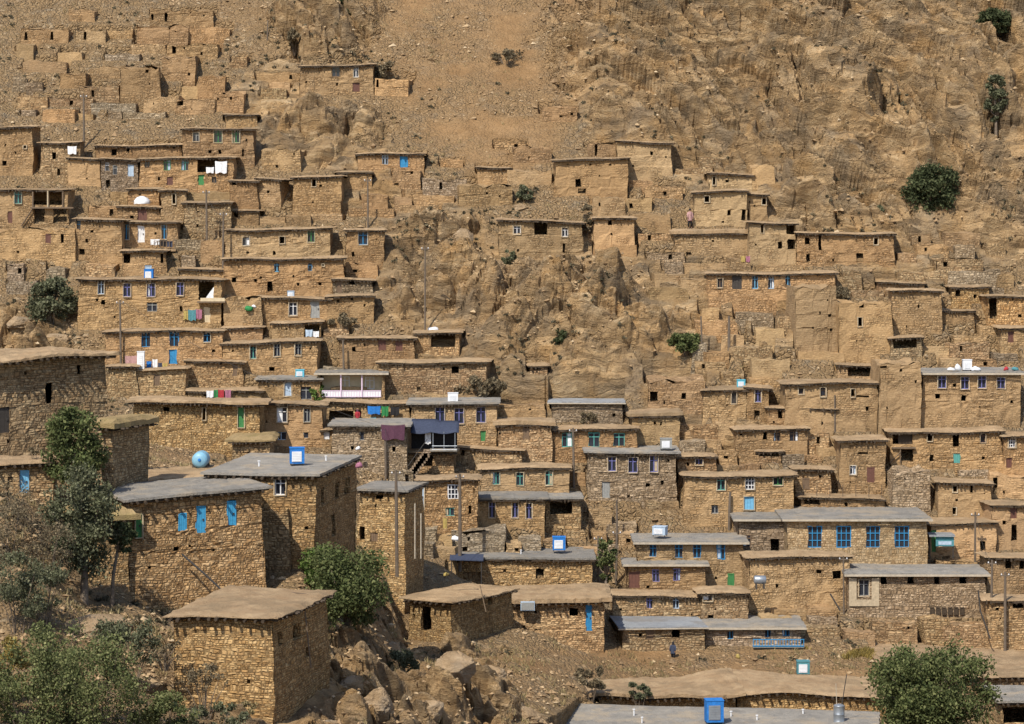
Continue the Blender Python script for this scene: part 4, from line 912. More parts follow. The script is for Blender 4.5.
Fq = np.stack([idx[:-1, :-1], idx[:-1, 1:], idx[1:, 1:], idx[1:, :-1]], -1).reshape(-1, 4)
hill = np_mesh('hillside', V_, Fq, M['hill'], smooth=False)
tag(hill, kind='structure')
for nm, arr in (('rock', ROCKV), ('smooth_earth', EARTH)):
    at = hill.data.attributes.new(nm, 'FLOAT', 'POINT'); at.data.foreach_set('value', arr.astype(np.float32))
VG = V_.reshape(nr, nc, 3)
def ground(px, Y):
    """surface point of the finished hillside on the bearing of px at distance Y"""
    i = int(np.clip(np.searchsorted(yys, Y), 1, nr - 1)); j = int(np.clip(np.searchsorted(pxs, px), 1, nc - 1))
    a = (Y - yys[i - 1]) / (yys[i] - yys[i - 1])
    z = VG[i - 1, j, 2] * (1 - a) + VG[i, j, 2] * a
    return Vector(((px - PX0) / F * Y, Y, float(z)))
def gpt(px, py, dmin=112):
    return ground(px, hit(px, py, dmin))
for k, d in enumerate(HOUSES): build_house(d, k)

# loose stones lying on the scree (uncountable)
rs = np.random.RandomState(4)
inhouse = np.zeros(len(px_), bool)
for d, m, lx, ly, dist in foot: inhouse[m[dist < .5]] = True
cand = np.where(D_ & (px_ > -60) & (px_ < 1090) & (Y_ > 128) & (Y_ < 288) & ~inhouse)[0]
wgt = (1 - .55 * ROCKV[cand]) * (1 - .93 * EARTH[cand]) * (.12 + .88 * np.clip(fbm(pw[cand] / 6, 3, 3) * 2.2 + .45, 0, 1))
wgt *= np.where(Y_[cand] < 200, .7, 1)
sel = rs.choice(cand, 21000, replace=False, p=wgt / wgt.sum())
octa = np.array([(1, 0, 0), (-1, 0, 0), (0, 1, 0), (0, -1, 0), (0, 0, 1), (0, 0, -1)], float)
of = np.array([(0, 2, 4), (2, 1, 4), (1, 3, 4), (3, 0, 4), (2, 0, 5), (1, 2, 5), (3, 1, 5), (0, 3, 5)])
n = len(sel)
size = .07 + .11 * rs.rand(n) ** 2 + .2 * rs.rand(n) ** 14
ang = rs.rand(n) * 6.28
ov_ = octa[None] * (size[:, None, None]) * (np.array([1.2, 1.0, .7]) * (.7 + .6 * rs.rand(n, 1, 3))) + rs.randn(n, 6, 3) * size[:, None, None] * .22
ca_, sa_ = np.cos(ang)[:, None], np.sin(ang)[:, None]
x2 = ov_[..., 0] * ca_ - ov_[..., 1] * sa_; y2 = ov_[..., 0] * sa_ + ov_[..., 1] * ca_
pts = np.stack([x2, y2, ov_[..., 2]], -1) + V_[sel][:, None, :] + (rs.rand(n, 1, 3) - .5) * np.array([.5, .3, .05])
fo = (of[None] + (np.arange(n) * 6)[:, None, None]).reshape(-1, 3)
tag(np_mesh('loose_rubble', pts.reshape(-1, 3), fo, M['rubble']), 'loose tan rubble stones strewn over the bare hillside between the houses', 'rubble', kind='stuff')
# ---------------------------------------------------------------- rocks
def boulder(px, py, wpx, hpx, label, D=None, seed=0, squash=.8):
    D = D or hit(px, py + hpx / 2); c = ground(px, D)
    rx = wpx / 2 / F * D; rz = hpx / 2 / F * D
    import bmesh
    bm = bmesh.new(); bmesh.ops.create_icosphere(bm, subdivisions=5, radius=1.0)
    v = np.array([p.co[:] for p in bm.verts]); f = np.array([[q.index for q in fc.verts] for fc in bm.faces]); bm.free()
    s = seed * 3.7
    r = 1 + .38 * fbm(v * .9 + s, 2, seed) + .15 * ridged(v * np.array([1.6, 1.6, 2.6]) + s, 6, seed + 3)
    w1, w2, wid = worley(v * np.array([1.3, 1.3, 2.0]) + s, seed + 9)
    r = r + .13 * (wid - .5) + .02 * ridged(v * 7 + s, 3, seed + 5)
    for kk in range(7):                                   # cleaved flat faces
        rr_ = random.Random(seed * 31 + kk); nn = np.array([rr_.gauss(0, 1) for _ in range(3)]); nn /= np.linalg.norm(nn)
        dd = (v * r[:, None]) @ nn; lim = rr_.uniform(.62, .85); r = np.where(dd > lim, r * (lim + (dd - lim) * .12) / np.maximum(dd, 1e-6), r)
    v = v * r[:, None] * np.array([rx, rx * squash, rz]) * .68
    o = np_mesh('boulder', v, f, M['boulder']); o.location = c + Vector((0, rx * squash * .25, rz * .1))
    o.rotation_euler = (0, 0, seed * 1.3)
    return tag(o, label, 'boulder', 'boulders on the slope')
for i, a in enumerate([
    (350, 668, 50, 34, 'cracked grey boulder below the leafy tree beside the square stone house'),
    (330, 712, 62, 30, 'rugged grey boulder at the foot of the square stone house'),
    (378, 700, 62, 56, 'tall grey boulder with a dark right edge in the lower centre'),
    (455, 690, 70, 50, 'slanted pale slab of rock below the open doorway house'),
    (492, 668, 44, 44, 'steep pale rock right of the slanted slab'),
    (395, 640, 34, 30, 'small tan boulder right of the tree trunk'),
    (318, 650, 40, 26, 'low grey boulder leaning on the square stone house'),
    (430, 716, 60, 30, 'broad tan boulder at the bottom edge left of centre'),
    (525, 705, 50, 30, 'half buried boulder left of the bottom grey roof'),
    (90, 610, 120, 52, 'grey rock ledge under the sky blue shuttered house'),
    (18, 318, 46, 26, 'split dark boulder at the left edge below the round bush'),
    (55, 330, 40, 16, 'flat pale boulder right of the split dark boulder'),
    (462, 236, 40, 30, 'domed boulder above the pole on the middle slope'),
    (520, 205, 26, 12, 'small flat boulder above the lone house'),
    (541, 216, 22, 9, 'pale domed rock on the roof edge of the lone house')]):
    if i == 14: continue
    boulder(*a, seed=i + 1)

# ---------------------------------------------------------------- plants
LEAFQ = np.array([(-.5, 0, -.25), (.0, .06, -.5), (.5, 0, -.1), (.05, -.06, .5)])
def leaves(clumps, n, size, seed, flat=.75):
    """clumps: (x, y, z, radius); returns quads scattered through them, each its own island"""
    r = np.random.RandomState(seed); cl = np.array(clumps, float)
    wv = cl[:, 3] ** 2.2 * (.35 + r.rand(len(cl)) * 1.3); k = r.choice(len(cl), n, p=wv / wv.sum())
    d = r.randn(n, 3); d /= np.linalg.norm(d, axis=1)[:, None]
    rad = cl[k, 3] * (r.rand(n) ** .42) * (1 + .18 * r.randn(n))
    c = cl[k, :3] + d * rad[:, None] * np.array([1, 1, flat])
    a = r.randn(n, 3); a /= np.linalg.norm(a, axis=1)[:, None]
    b = np.cross(a, r.randn(n, 3)); b /= np.linalg.norm(b, axis=1)[:, None]
    s = size * (.55 + .9 * r.rand(n))
    q = np.stack([-a * .5, b * .32, a * .5, -b * .32], 1) * s[:, None, None] + c[:, None, :]
    q[:, 1] += np.cross(a, b) * (s * .12)[:, None]
    f = np.arange(n * 4).reshape(-1, 4)
    return q.reshape(-1, 3), f
def crown_clumps(rx, rz, cz, n, seed, lo=.28, hi=.42):
    lo *= .75
    r = random.Random(seed); out = []
    lob = [(r.uniform(0, 6.28), r.uniform(-1, 1), r.uniform(.78, 1.1)) for _ in range(7)]
    while len(out) < n:
        x, y, z = (r.uniform(-1, 1) for _ in range(3))
        kk = min(lob, key=lambda l: (math.cos(l[0]) - x) ** 2 + (math.sin(l[0]) - y) ** 2 + (l[1] - z) ** 2)[2]; x *= kk; y *= kk; z *= .5 + .5 * kk
        d = math.sqrt(x * x + y * y + z * z)
        if d > 1 or d < .25: continue
        out.append((x * rx * .86, y * rx * .8, cz + z * rz * .88, r.uniform(lo, hi) * min(rx, rz)))
    return out
def plant(name, px, base_py, cy, wpx, hpx, label, cat, mat, D=None, n=4000, leaf=.2, clumps=26, seed=1, group=None, lean=0.0, lo=.26, hi=.42, flat=.8, stems=5, dens=1.0, tx=None):
    D = D or hit(px, base_py); base = P(px, base_py, D)
    gz = ground(px, D).z
    base.z = min(base.z, gz + .05) if abs(gz - base.z) < 1.5 else base.z
    k = D / F; rx = wpx / 2 * k; rz = hpx / 2 * k; cz = (CZ - (cy - PY0) * k) - base.z
    bx = ((tx if tx is not None else px) - px) * k
    root = empty(name, base)
    tag(root, label, cat, group)
    cl = [(x + bx, y, z, q) for x, y, z, q in crown_clumps(rx, rz, cz, clumps, seed, lo, hi)]
    v, f = leaves(cl, n, leaf, seed, flat)
    cr = np_mesh('crown' if cat == 'tree' else 'foliage', v, f, M[mat], root)
    m = MB(); r = random.Random(seed + 5)
    if cat == 'tree':
        t = rx * .075 + .05
        top = Vector((bx * .6 + lean * .2, 0, max(.5, cz - rz * .55)))
        mid = Vector((bx * .2 + r.uniform(-.1, .1), 0, top.z * .5))
        m.tube([(0, 0, -.6), (0, 0, .05), mid, top], [t * 1.5, t * 1.15, t * .9, t * .75], 9)
        for q in sorted(cl, key=lambda q: -q[3])[:14]:
            e = Vector(q[:3]); md = top.lerp(e, .5) + Vector((0, 0, -.08 * rz))
            m.tube([top - Vector((0, 0, .25)), md, e], [t * .5, t * .32, t * .1], 6)
        m.build('trunk', M['bark'], root, True)
    else:
        for q in r.sample(cl, min(stems + 4, len(cl))):
            e = Vector(q[:3]); m.tube([(e.x * .15, e.y * .15, -.3), (e.x * .5, e.y * .5, e.z * .5), tuple(e)], [.035, .025, .008], 5)
        m.build('stems', M['bark'], root)
    return root
T = 'tree'; B = 'shrub'
plant('dark_tree', 931, 217, 190, 54, 56, 'dense dark green tree alone on the right rock slope', T, 'leaf_dark', n=13000, leaf=.28, clumps=80, seed=3, lo=.3, hi=.42)
plant('round_bush', 52, 326, 299, 52, 48, 'round olive green bush on the scree at the left', B, 'leaf_olive', n=6500, leaf=.27, clumps=34, seed=4)
plant('green_shrub', 685, 354, 343, 42, 22, 'wide low green shrub right of the big rock outcrop', B, 'leaf', n=3600, leaf=.24, clumps=24, seed=5, lo=.4, hi=.6)
plant('cliff_tree', 995, 40, 22, 34, 36, 'dark green tree high on the right cliff', T, 'leaf_dark', n=4200, leaf=.3, clumps=24, seed=6)
plant('cliff_tree', 996, 130, 98, 28, 62, 'thin sparse grey green tree on the right cliff', T, 'leaf_olive', n=3600, leaf=.3, clumps=22, seed=7)
plant('cliff_shrub', 338, 24, 10, 26, 26, 'dark shrub by the grey rock at the top edge', B, 'leaf_dark', n=2600, leaf=.28, clumps=14, seed=8)
plant('cliff_shrub', 708, 16, 8, 22, 16, 'dark shrub in a rock cleft at the top edge', B, 'leaf_dark', n=1000, leaf=.28, clumps=10, seed=9)
plant('rock_shrub', 560, 350, 339, 18, 24, 'small dark shrub growing in a crack of the rock outcrop', B, 'leaf_dark', n=1600, leaf=.24, clumps=14, seed=10)
plant('rock_shrub', 521, 351, 342, 14, 16, 'small grey shrub left of the dark shrub in the outcrop', B, 'leaf_dry', n=900, leaf=.22, clumps=9, seed=11)
plant('rock_shrub', 526, 203, 193, 22, 20, 'grey green shrub on the slope above the lone house', B, 'leaf_olive', n=1700, leaf=.24, clumps=14, seed=12)
plant('rock_shrub', 508, 267, 258, 16, 18, 'small green shrub below the lone house', B, 'leaf_olive', n=1100, leaf=.24, clumps=9, seed=13)
plant('rock_shrub', 881, 218, 212, 14, 14, 'small grey shrub left of the dense dark tree', B, 'leaf_olive', n=700, leaf=.24, clumps=8, seed=14)
plant('rock_shrub', 586, 240, 220, 14, 40, 'tall dry shrub between lone house and mud cube', B, 'leaf_dry', n=1500, leaf=.24, clumps=16, seed=15)
plant('dry_shrub', 294, 48, 38, 22, 22, 'dry grey shrub left of the lone highest house', B, 'leaf_dry', n=1400, leaf=.26, clumps=12, seed=16)
plant('dry_shrub', 380, 75, 66, 26, 24, 'grey shrub behind the roof of the lone highest house', B, 'leaf_dry', n=1500, leaf=.26, clumps=14, seed=17)
plant('dry_shrub', 506, 62, 56, 42, 12, 'dark flat shrub on the bare brown slope', B, 'leaf_dry', n=1200, leaf=.24, clumps=14, seed=18, lo=.5, hi=.8)
plant('dry_shrub', 590, 428, 418, 26, 16, 'dry shrub between the rubble store and mud houses', B, 'leaf_dry', n=900, leaf=.24, clumps=10, seed=19)
plant('dry_shrub', 838, 302, 296, 44, 14, 'wide dry scrub below the long house with pale blue windows', B, 'leaf_dry', n=1500, leaf=.24, clumps=16, seed=20, lo=.5, hi=.8)
plant('brush_pile', 478, 395, 386, 60, 20, 'heap of dark cut brushwood above the violet windowed house', 'brush pile', 'leaf_dry', n=2200, leaf=.3, clumps=20, seed=21, lo=.5, hi=.8)
plant('brush_pile', 341, 328, 320, 34, 14, 'heap of dark brushwood on a red brick terrace', 'brush pile', 'leaf_dry', n=1500, leaf=.26, clumps=12, seed=22, lo=.5, hi=.8)
plant('ivy_bush', 318, 402, 392, 16, 20, 'bright olive creeper at the corner of the lilac balcony', B, 'leaf_bright', n=1500, leaf=.18, clumps=14, seed=23, D=None)
# two trees in front of the blue windowed house
plant('leafy_tree', 82, 560, 443, 66, 86, 'upper sunlit olive tree before the thatched shed', T, 'leaf', D=151, n=9500, leaf=.2, clumps=42, seed=31, tx=74)
plant('leafy_tree', 84, 602, 522, 84, 116, 'dark dense tree before the left end of the sky blue shuttered house', T, 'leaf_olive', D=143, n=14500, leaf=.17, clumps=64, seed=32, tx=84)
plant('leafy_tree', 112, 588, 538, 28, 34, 'small leaning tree shading the stone wall by the green door', T, 'leaf_dark', D=144, n=2200, leaf=.17, clumps=20, seed=46, tx=122)
plant('leafy_tree', 347, 655, 588, 102, 90, 'spreading green tree right of the square stone house', T, 'leaf', D=151, n=14500, leaf=.18, clumps=52, seed=33, tx=346)
plant('leafy_tree', 322, 640, 570, 66, 44, 'fresh green tree top behind the spreading tree', T, 'leaf_bright', D=155, n=6000, leaf=.18, clumps=30, seed=34)
plant('leafy_tree', 930, 800, 690, 142, 100, 'large leafy tree in the bottom right corner', T, 'leaf', D=161, n=30000, leaf=.19, clumps=130, seed=35, lo=.26, hi=.38)
plant('young_tree', 606, 590, 560, 24, 52, 'slim young green tree beside a pole in the lower centre', T, 'leaf', D=203, n=2600, leaf=.19, clumps=20, seed=36)
plant('grey_shrub', 402, 674, 660, 34, 30, 'grey green round shrub right of the tree trunk', B, 'leaf_olive', D=155, n=2800, leaf=.15, clumps=18, seed=37)
plant('grey_shrub', 592, 690, 678, 40, 26, 'ragged dry shrub left of the drooping brushwood roof', B, 'leaf_dry', D=176, n=2400, leaf=.18, clumps=18, seed=38)
plant('grey_shrub', 640, 700, 690, 30, 18, 'green grey shrub under the drooping brushwood roof', B, 'leaf_olive', D=176.5, n=1800, leaf=.18, clumps=14, seed=39)
plant('grey_shrub', 36, 470, 452, 20, 10, 'low dry shrub on the lean-to beside the dark doorway', B, 'leaf_dry', D=152, n=700, leaf=.15, clumps=8, seed=40)
# thicket in the lower left corner
TH = [(30, 742, 690, 110, 100, 'leaf_thicket', 119, 'dense green thicket bush in the bottom left corner'),
      (100, 745, 690, 120, 120, 'leaf_thicket', 121, 'tall green thicket bush second from the left corner'),
      (60, 700, 650, 90, 80, 'leaf_thicket', 125, 'mid green bush behind the corner thicket'),
      (165, 745, 712, 90, 60, 'leaf_thicket', 122, 'low green bush at the bottom edge left of the square house'),
      (215, 745, 722, 80, 44, 'leaf_olive', 123, 'olive bush at the bottom edge below the square house'),
      (130, 690, 640, 80, 60, 'leaf_olive', 128, 'olive bush under the grey rock ledge'),
      (18, 640, 585, 70, 90, 'leaf_olive', 131, 'grey olive bush at the left edge below the lean-to'),
      (8, 590, 540, 70, 90, 'leaf_dry', 139, 'leafless grey bush at the left edge under the lean-to'),
      (48, 590, 548, 60, 80, 'leaf_dry', 139.5, 'dry grey bush left of the dark dense tree'),
      (14, 535, 505, 56, 50, 'leaf_dry', 144, 'pale dry bush before the lean-to'),
      (45, 625, 590, 60, 60, 'leaf_olive', 133, 'grey green bush left of the rock ledge'),
      (205, 700, 676, 60, 40, 'leaf_dry', 127, 'dry grassy bush on the slope left of the square house'),
      (240, 728, 712, 46, 26, 'grass', 127.5, 'tuft of straw coloured bush at the wall foot'),
      (165, 665, 650, 50, 30, 'leaf_dry', 131, 'small dry bush at the foot of the sky blue shuttered house'),
      (5, 700, 668, 50, 70, 'yellow_grass', 122, 'yellowing bush at the bottom left edge')]
for i, (px, by, cy, w_, h_, mt, D, lb) in enumerate(TH):
    plant('thicket_bush', px, by, cy, w_, h_, lb, B, mt, D=D, n=int(w_ * h_ * (.75 if mt != 'leaf_dry' else .5)), leaf=.13 if mt != 'leaf_dry' else .11, clumps=int(12 + w_ * h_ / 260), seed=60 + i, group='bushes in the lower left thicket', lo=.22, hi=.36)
# dry grass tufts (uncountable)
rs2 = np.random.RandomState(8)
gw = (1 - ROCKV[cand]) * np.clip(fbm(pw[cand] / 4, 3, 77) * 2 + .2, 0, 1) * np.where(Y_[cand] < 200, 3.0, .7) * (1 - .6 * EARTH[cand])
gs = rs2.choice(cand, 5200, replace=False, p=gw / gw.sum())
gv = []
for t in range(7):
    a = rs2.rand(len(gs)) * 6.28; hgt = .1 + .28 * rs2.rand(len(gs)); ln = (rs2.rand(len(gs), 2) - .5) * .35
    bs = V_[gs] + np.stack([(rs2.rand(len(gs)) - .5) * .5, (rs2.rand(len(gs)) - .5) * .3, np.full(len(gs), -.03)], 1)
    wd_ = np.stack([np.cos(a), np.sin(a), 0 * a], 1) * .03
    tp = bs + np.stack([ln[:, 0], ln[:, 1], hgt], 1)
    gv.append(np.stack([bs - wd_, bs + wd_, tp + wd_ * .3, tp - wd_ * .3], 1))
gv = np.concatenate(gv).reshape(-1, 3)
tag(np_mesh('dry_grass', gv, np.arange(len(gv)).reshape(-1, 4), M['grass']), 'dry straw coloured grass scattered over the slope', 'grass', kind='stuff')
ss_ = rs2.choice(cand, 1500, replace=False, p=(lambda g_: g_ / g_.sum())(np.clip(fbm(pw[cand] / 8, 3, 55) * 2.4 + .15, 0, 1) * (1 - .7 * EARTH[cand]) * (.4 + .6 * (Y_[cand] > 225))))
sv = []
for t in range(34):
    n_ = len(ss_); rad_ = (.16 + .3 * rs2.rand(n_) ** 2)[:, None] if t == 0 else rad_
    dd_ = rs2.randn(n_, 3); dd_ /= np.linalg.norm(dd_, axis=1)[:, None]; dd_[:, 2] = np.abs(dd_[:, 2]) * .8
    cc_ = V_[ss_] + dd_ * rad_ * (rs2.rand(n_, 1) ** .5)
    a1 = rs2.randn(n_, 3) * .07; b1 = rs2.randn(n_, 3) * .05
    sv.append(np.stack([cc_ - a1, cc_ + b1, cc_ + a1, cc_ - b1], 1))
sv = np.concatenate(sv).reshape(-1, 3)
tag(np_mesh('dry_scrub', sv, np.arange(len(sv)).reshape(-1, 4), M['leaf_scrub']), 'low grey brown scrub dotted over the stony hillside', 'scrub', kind='stuff')
sel2 = np.where((px_ > 805) & (px_ < 895) & (py_ > 648) & (py_ < 661) & D_ & (fbm(pw / 2.0, 3, 9) > -.05))[0]
yv = []
for t in range(14):
    n_ = len(sel2); a = rs2.rand(n_) * 6.28
    bs = V_[sel2] + np.stack([(rs2.rand(n_) - .5) * .6, (rs2.rand(n_) - .5) * .5, np.zeros(n_)], 1)
    wd_ = np.stack([np.cos(a), np.sin(a), 0 * a], 1) * .035
    tp = bs + np.stack([(rs2.rand(n_) - .5) * .3, (rs2.rand(n_) - .5) * .3, .08 + .16 * rs2.rand(n_)], 1)
    yv.append(np.stack([bs - wd_, bs + wd_, tp + wd_ * .3, tp - wd_ * .3], 1))
yv = np.concatenate(yv).reshape(-1, 3)
tag(np_mesh('yellow_weeds', yv, np.arange(len(yv)).reshape(-1, 4), M['yellow_grass']), 'yellow weeds along the street below the long vented house', 'weeds', kind='stuff')

# ---------------------------------------------------------------- poles and wires
POLES = [(84, 94, 146, 'pole on the left scree above the highest left houses', 3), (207, 190, 246, 'tall pole before the patched mud house', 3), (223, 212, 266, 'pole left of the long green windowed house', 3),
         (121, 300, 366, 'tall pole left of the three deep blue windows', 3), (425, 246, 330, 'tall thin pole on the rock slope in the middle', 2.5), (368, 178, 226, 'thin pole above the bright blue window', 2.5),
         (702, 316, 350, 'short pole right of the low green shrub', 2.5), (729, 316, 350, 'dark pole under the long house with pale blue windows', 4), (397, 470, 560, 'tall pole in front of the tall narrow stone house', 5),
         (460, 474, 556, 'thick pole right of the grid window', 5), (386, 428, 474, 'pole beside the hanging purple rug', 3.5), (574, 428, 484, 'pole crossing the house with three teal windows', 3.5),
         (617, 500, 540, 'pole on rubble above the slim young tree', 3), (616, 530, 582, 'pole right of the slim young tree', 3.5), (599, 536, 584, 'pale post left of the slim young tree', 3.5),
         (844, 556, 612, 'thin dark pole at the white end of the vented house', 2.5), (975, 512, 566, 'dark pole right of the turquoise awning', 3), (991, 560, 632, 'tall dark pole at the right end of the vented house', 3.5),
         (1005, 572, 640, 'brown wooden pole near the lower right edge', 4), (835, 395, 428, 'pole right of the brown door in the right rows', 2.5), (729, 492, 526, 'short thick post left of the bright blue door', 4),
         (344, 340, 372, 'crooked pole at the end of the low house with red brown doors', 3), (267, 20, 42, 'small pole on the slope left of the dry grey shrub', 2)]
PTOP = {}
for i, (px, y0, y1, lb, wpx) in enumerate(POLES):
    D = {8: 186, 9: 202, 10: 213}.get(i) or hit(px, y1) - .4
    b = P(px, y1, D); t = P(px + rnd.uniform(-1.2, 1.2), y0, D); r_ = wpx / F * D / 2 * .72
    root = empty('utility_pole', b); tag(root, lb, 'pole', 'poles among the houses')
    m = MB(); m.tube([(0, 0, -1.2), tuple((t - b) * .5), tuple(t - b)], [r_ * 1.1, r_, r_ * .8], 8); m.build('pole', M['pole'], root)
    if y1 - y0 > 44:
        c = MB(); z = (t - b).z; dx = (t - b).x
        c.box(dx - .35, dx + .35, -.06, .06, z - .32, z - .22)
        cb = c.build('crossarm', M['pole'], root)
        for sx in (-.28, .28):
            k = MB(); k.lathe([(.0, 0), (.045, .0), (.05, .05), (.03, .09), (.0, .1)], 8, 0, (dx + sx, 0, z - .218)); k.build('insulator', M['c_white'], cb)
    PTOP[i] = t
def wire(a, b, label, sag_=.9, rad=.014):
    n = 14; m = MB()
    m.tube([tuple(a.lerp(b, k / n) - Vector((0, 0, sag_ * 4 * (k / n) * (1 - k / n)))) for k in range(n + 1)], rad, 5)
    tag(m.build('power_cable', M['iron']), label, 'cable', 'sagging power cables')
for a, b, lb in [(8, 10, 'cable from the narrow stone house pole up to the purple rug pole'), (8, 9, 'cable between the two thick poles in the lower centre'), (1, 2, 'cable between the patched house pole and the next pole'),
                 (12, 14, 'cable from rubble pole down to the pale post'), (16, 17, 'cable from the awning pole to the vented house pole'), (10, 3, 'cable crossing from the rug pole to the deep blue windows')]:
    wire(PTOP[a], PTOP[b], lb)

# ---------------------------------------------------------------- coolers, tanks, bundles, laundry
def cooler(pt, w_, h_, col, label, face='plast_white', rz=0.0, legs=True):
    root = empty('air_cooler', pt, rz); tag(root, label, 'air cooler', 'air coolers on the roofs')
    lg = .12 if legs else 0; d = w_ * .8
    m = MB(); m.box(-w_ / 2, w_ / 2, -d / 2, d / 2, lg, h_); m.box(-w_ / 2 - .03, w_ / 2 + .03, -d / 2 - .03, d / 2 + .03, h_ + .001, h_ + .05)
    m.build('cabinet', M[col], root)
    m = MB(); x0, x1, z0, z1 = -w_ * .38, w_ * .30, lg + (h_ - lg) * .12, lg + (h_ - lg) * .80
    m.box(x0, x1, -d / 2 - .035, -d / 2 - .003, z0, z1)
    for k in range(6):
        z = z0 + (z1 - z0) * (k + .5) / 6; m.box(x0 + .04, x1 - .04, -d / 2 - .055, -d / 2 - .036, z - .02, z + .015)
    m.build('louvre_panel', M[face], root)
    if legs:
        for sx in (-1, 1):
            for sy in (-1, 1):
                m = MB(); x, y = sx * (w_ / 2 - .06), sy * (d / 2 - .06); m.box(x - .03, x + .03, y - .03, y + .03, 0, lg - .001); m.build('leg', M['iron'], root)
    return root
K = KEY
cooler(on_roof(K['J1'], 297, 465), .88, 1.05, 'c_royal', 'bright blue air cooler with a white panel on the grey roof', rz=R(8))
cooler(on_roof(K['K2'], 655, 451) if False else P(666, 450, K['K2']['D'] + 1.0), .95, .95, 'gy', 'white and grey air cooler above the violet windows')
cooler(P(559, 551, K['M2']['D'] + 2.2), 1.0, 1.1, 'c_royal', 'blue framed white air cooler on the lower central grey roof')
cooler(P(660, 536, K['M1']['D'] + 1.5), 1.05, .75, 'pb', 'pale blue air cooler on the four blue windowed house', rz=R(-18))
cooler(on_roof(K['P1'], 714, 723), 1.12, 1.5, 'c_royal', 'big blue air cooler on the bottom grey roof', rz=R(6), face='steel')
cooler(P(803, 675, 187.5), .9, 1.0, 'c_teal', 'teal framed air cooler standing by the street')
cooler(P(300, 378, K['J3a']['D'] + 1), .75, .7, 'cy', 'turquoise air cooler above the pale blue door')
cooler(P(967, 371, K['L4']['D'] + 1.2), .75, .95, 'plast_white', 'white air cooler above the four violet windows')
cooler(P(149, 279, K['E9']['D'] + .8), .8, .85, 'c_royal', 'small blue framed white cooler above the violet blue windows', legs=False)
cooler(P(741, 387, K['K5']['D'] + 1), .7, .6, 'cy', 'turquoise box on the roof of the pale doorway house', legs=False)
cooler(P(453, 402, K['J7']['D'] + 1), .85, .75, 'plast_white', 'white cooler on the roof above three tall violet windows', legs=False)
cooler(P(291, 298, K['F4']['D'] + .6), .6, .6, 'pb', 'pale cooler on the roof over the white violet window', legs=True)
cooler(P(141, 390, K['I3']['D'] + .5) if False else P(141, 369, K['I3']['D'] + .8), .62, 1.5, 'plast_white', 'white fridge standing among laundry on the terrace', legs=False)
tt = P(201, 470, 165.5)
root = empty('water_tank', tt); tag(root, 'pale blue round water tank lying on the mud terrace', 'water tank')
m = MB(); m.lathe([(0, -.85), (.3, -.83), (.46, -.72), (.52, -.55), (.53, -.2), (.515, -.18), (.53, -.16), (.53, .2), (.515, .22), (.53, .24), (.52, .55), (.46, .72), (.3, .83), (0, .85)], 24, 0, (0, 0, .68), 'y'); m.build('tank_body', M['tank'], root, True)
m = MB(); m.lathe([(0, -.05), (.09, -.04), (.1, 0), (.1, .05)], 12, 0, (0, -.86, .72), 'y'); m.build('cap', M['c_royal'], root)
for y in (-.45, .45):
    m = MB(); m.box(-.5, -.32, y - .06, y + .06, 0, .42); m.box(.32, .5, y - .06, y + .06, 0, .42); m.box(-.318, .318, y - .05, y + .05, .03, .12); m.build('stand', M['iron'], root)
st_ = on_roof(K['P1'], 839, 722)
root = empty('steel_tank', st_); tag(root, 'upright galvanised water barrel with a thin pipe on the bottom grey roof', 'water tank')
m = MB(); m.lathe([(0, 0), (.36, 0), (.38, .02), (.36, .04), (.36, .5), (.375, .52), (.36, .54), (.36, 1.05), (.375, 1.07), (.34, 1.1), (.2, 1.17), (0, 1.2)], 22); m.build('barrel', M['steel'], root, True)
m = MB(); m.tube([(-.15, 0, 1.15), (-.2, 0, 2.5)], .025, 6); m.build('pipe', M['board'], root)
m = MB(); m.tube([(.18, 0, 1.1), (.5, 0, 3.1)], .03, 6); m.build('pipe', M['iron'], root)
dm = P(142, 203, K['E5']['D'] + .8)
root = empty('dome_cover', dm); tag(root, 'shiny white tarpaulin dome on the roof over the red brown door', 'tarpaulin')
m = MB(); m.lathe([(.75, -.1), (.8, .0), (.72, .25), (.5, .5), (.22, .64), (0, .67)], 14); m.v = [_jit(*v, 5, .05) for v in m.v]; m.build('cover', M['plast_white'], root, True)
m = MB(); m.tube([(-.95, -.2, .12), (.95, -.2, .12)], .06, 6); m.build('pole_end', M['wood'], root)

def cloth(px, py, w_, h_, col, label, D, group='cloths hung out to dry', name='laundry_cloth', tilt=0.0, cat='laundry'):
    """a hanging cloth, folds running down, centred on (px, py)"""
    c = P(px, py, D); W_, H_ = w_ / F * D, h_ / F * D; r = random.Random(int(px * 7 + py)); ph = r.uniform(0, 6)
    nx, nz = 10, 6; v = []; f = []
    for lay in (0, 1):
        for j in range(nz + 1):
            for i in range(nx + 1):
                s = i / nx - .5; t = j / nz
                y = math.sin(s * 17 + ph) * .05 * t + math.sin(s * 7 + ph) * .03 + lay * .012
                z = H_ / 2 - t * H_ * (1 + .06 * math.sin(s * 9 + ph)) - (.06 * H_ * (1 - 4 * s * s)) * (1 - t) + s * tilt
                v.append((s * W_ * (1 - .06 * t), y, z))
    N_ = (nx + 1) * (nz + 1)
    for j in range(nz):
        for i in range(nx):
            a = j * (nx + 1) + i; f.append((a, a + 1, a + nx + 2, a + nx + 1)); f.append((N_ + a, N_ + a + nx + 1, N_ + a + nx + 2, N_ + a + 1))
    m = MB(); m.add(v, f); o = m.build(name, M[col], None, True); o.location = c
    return tag(o, label, cat, group)
dI6 = K['I6']['D'] - .35
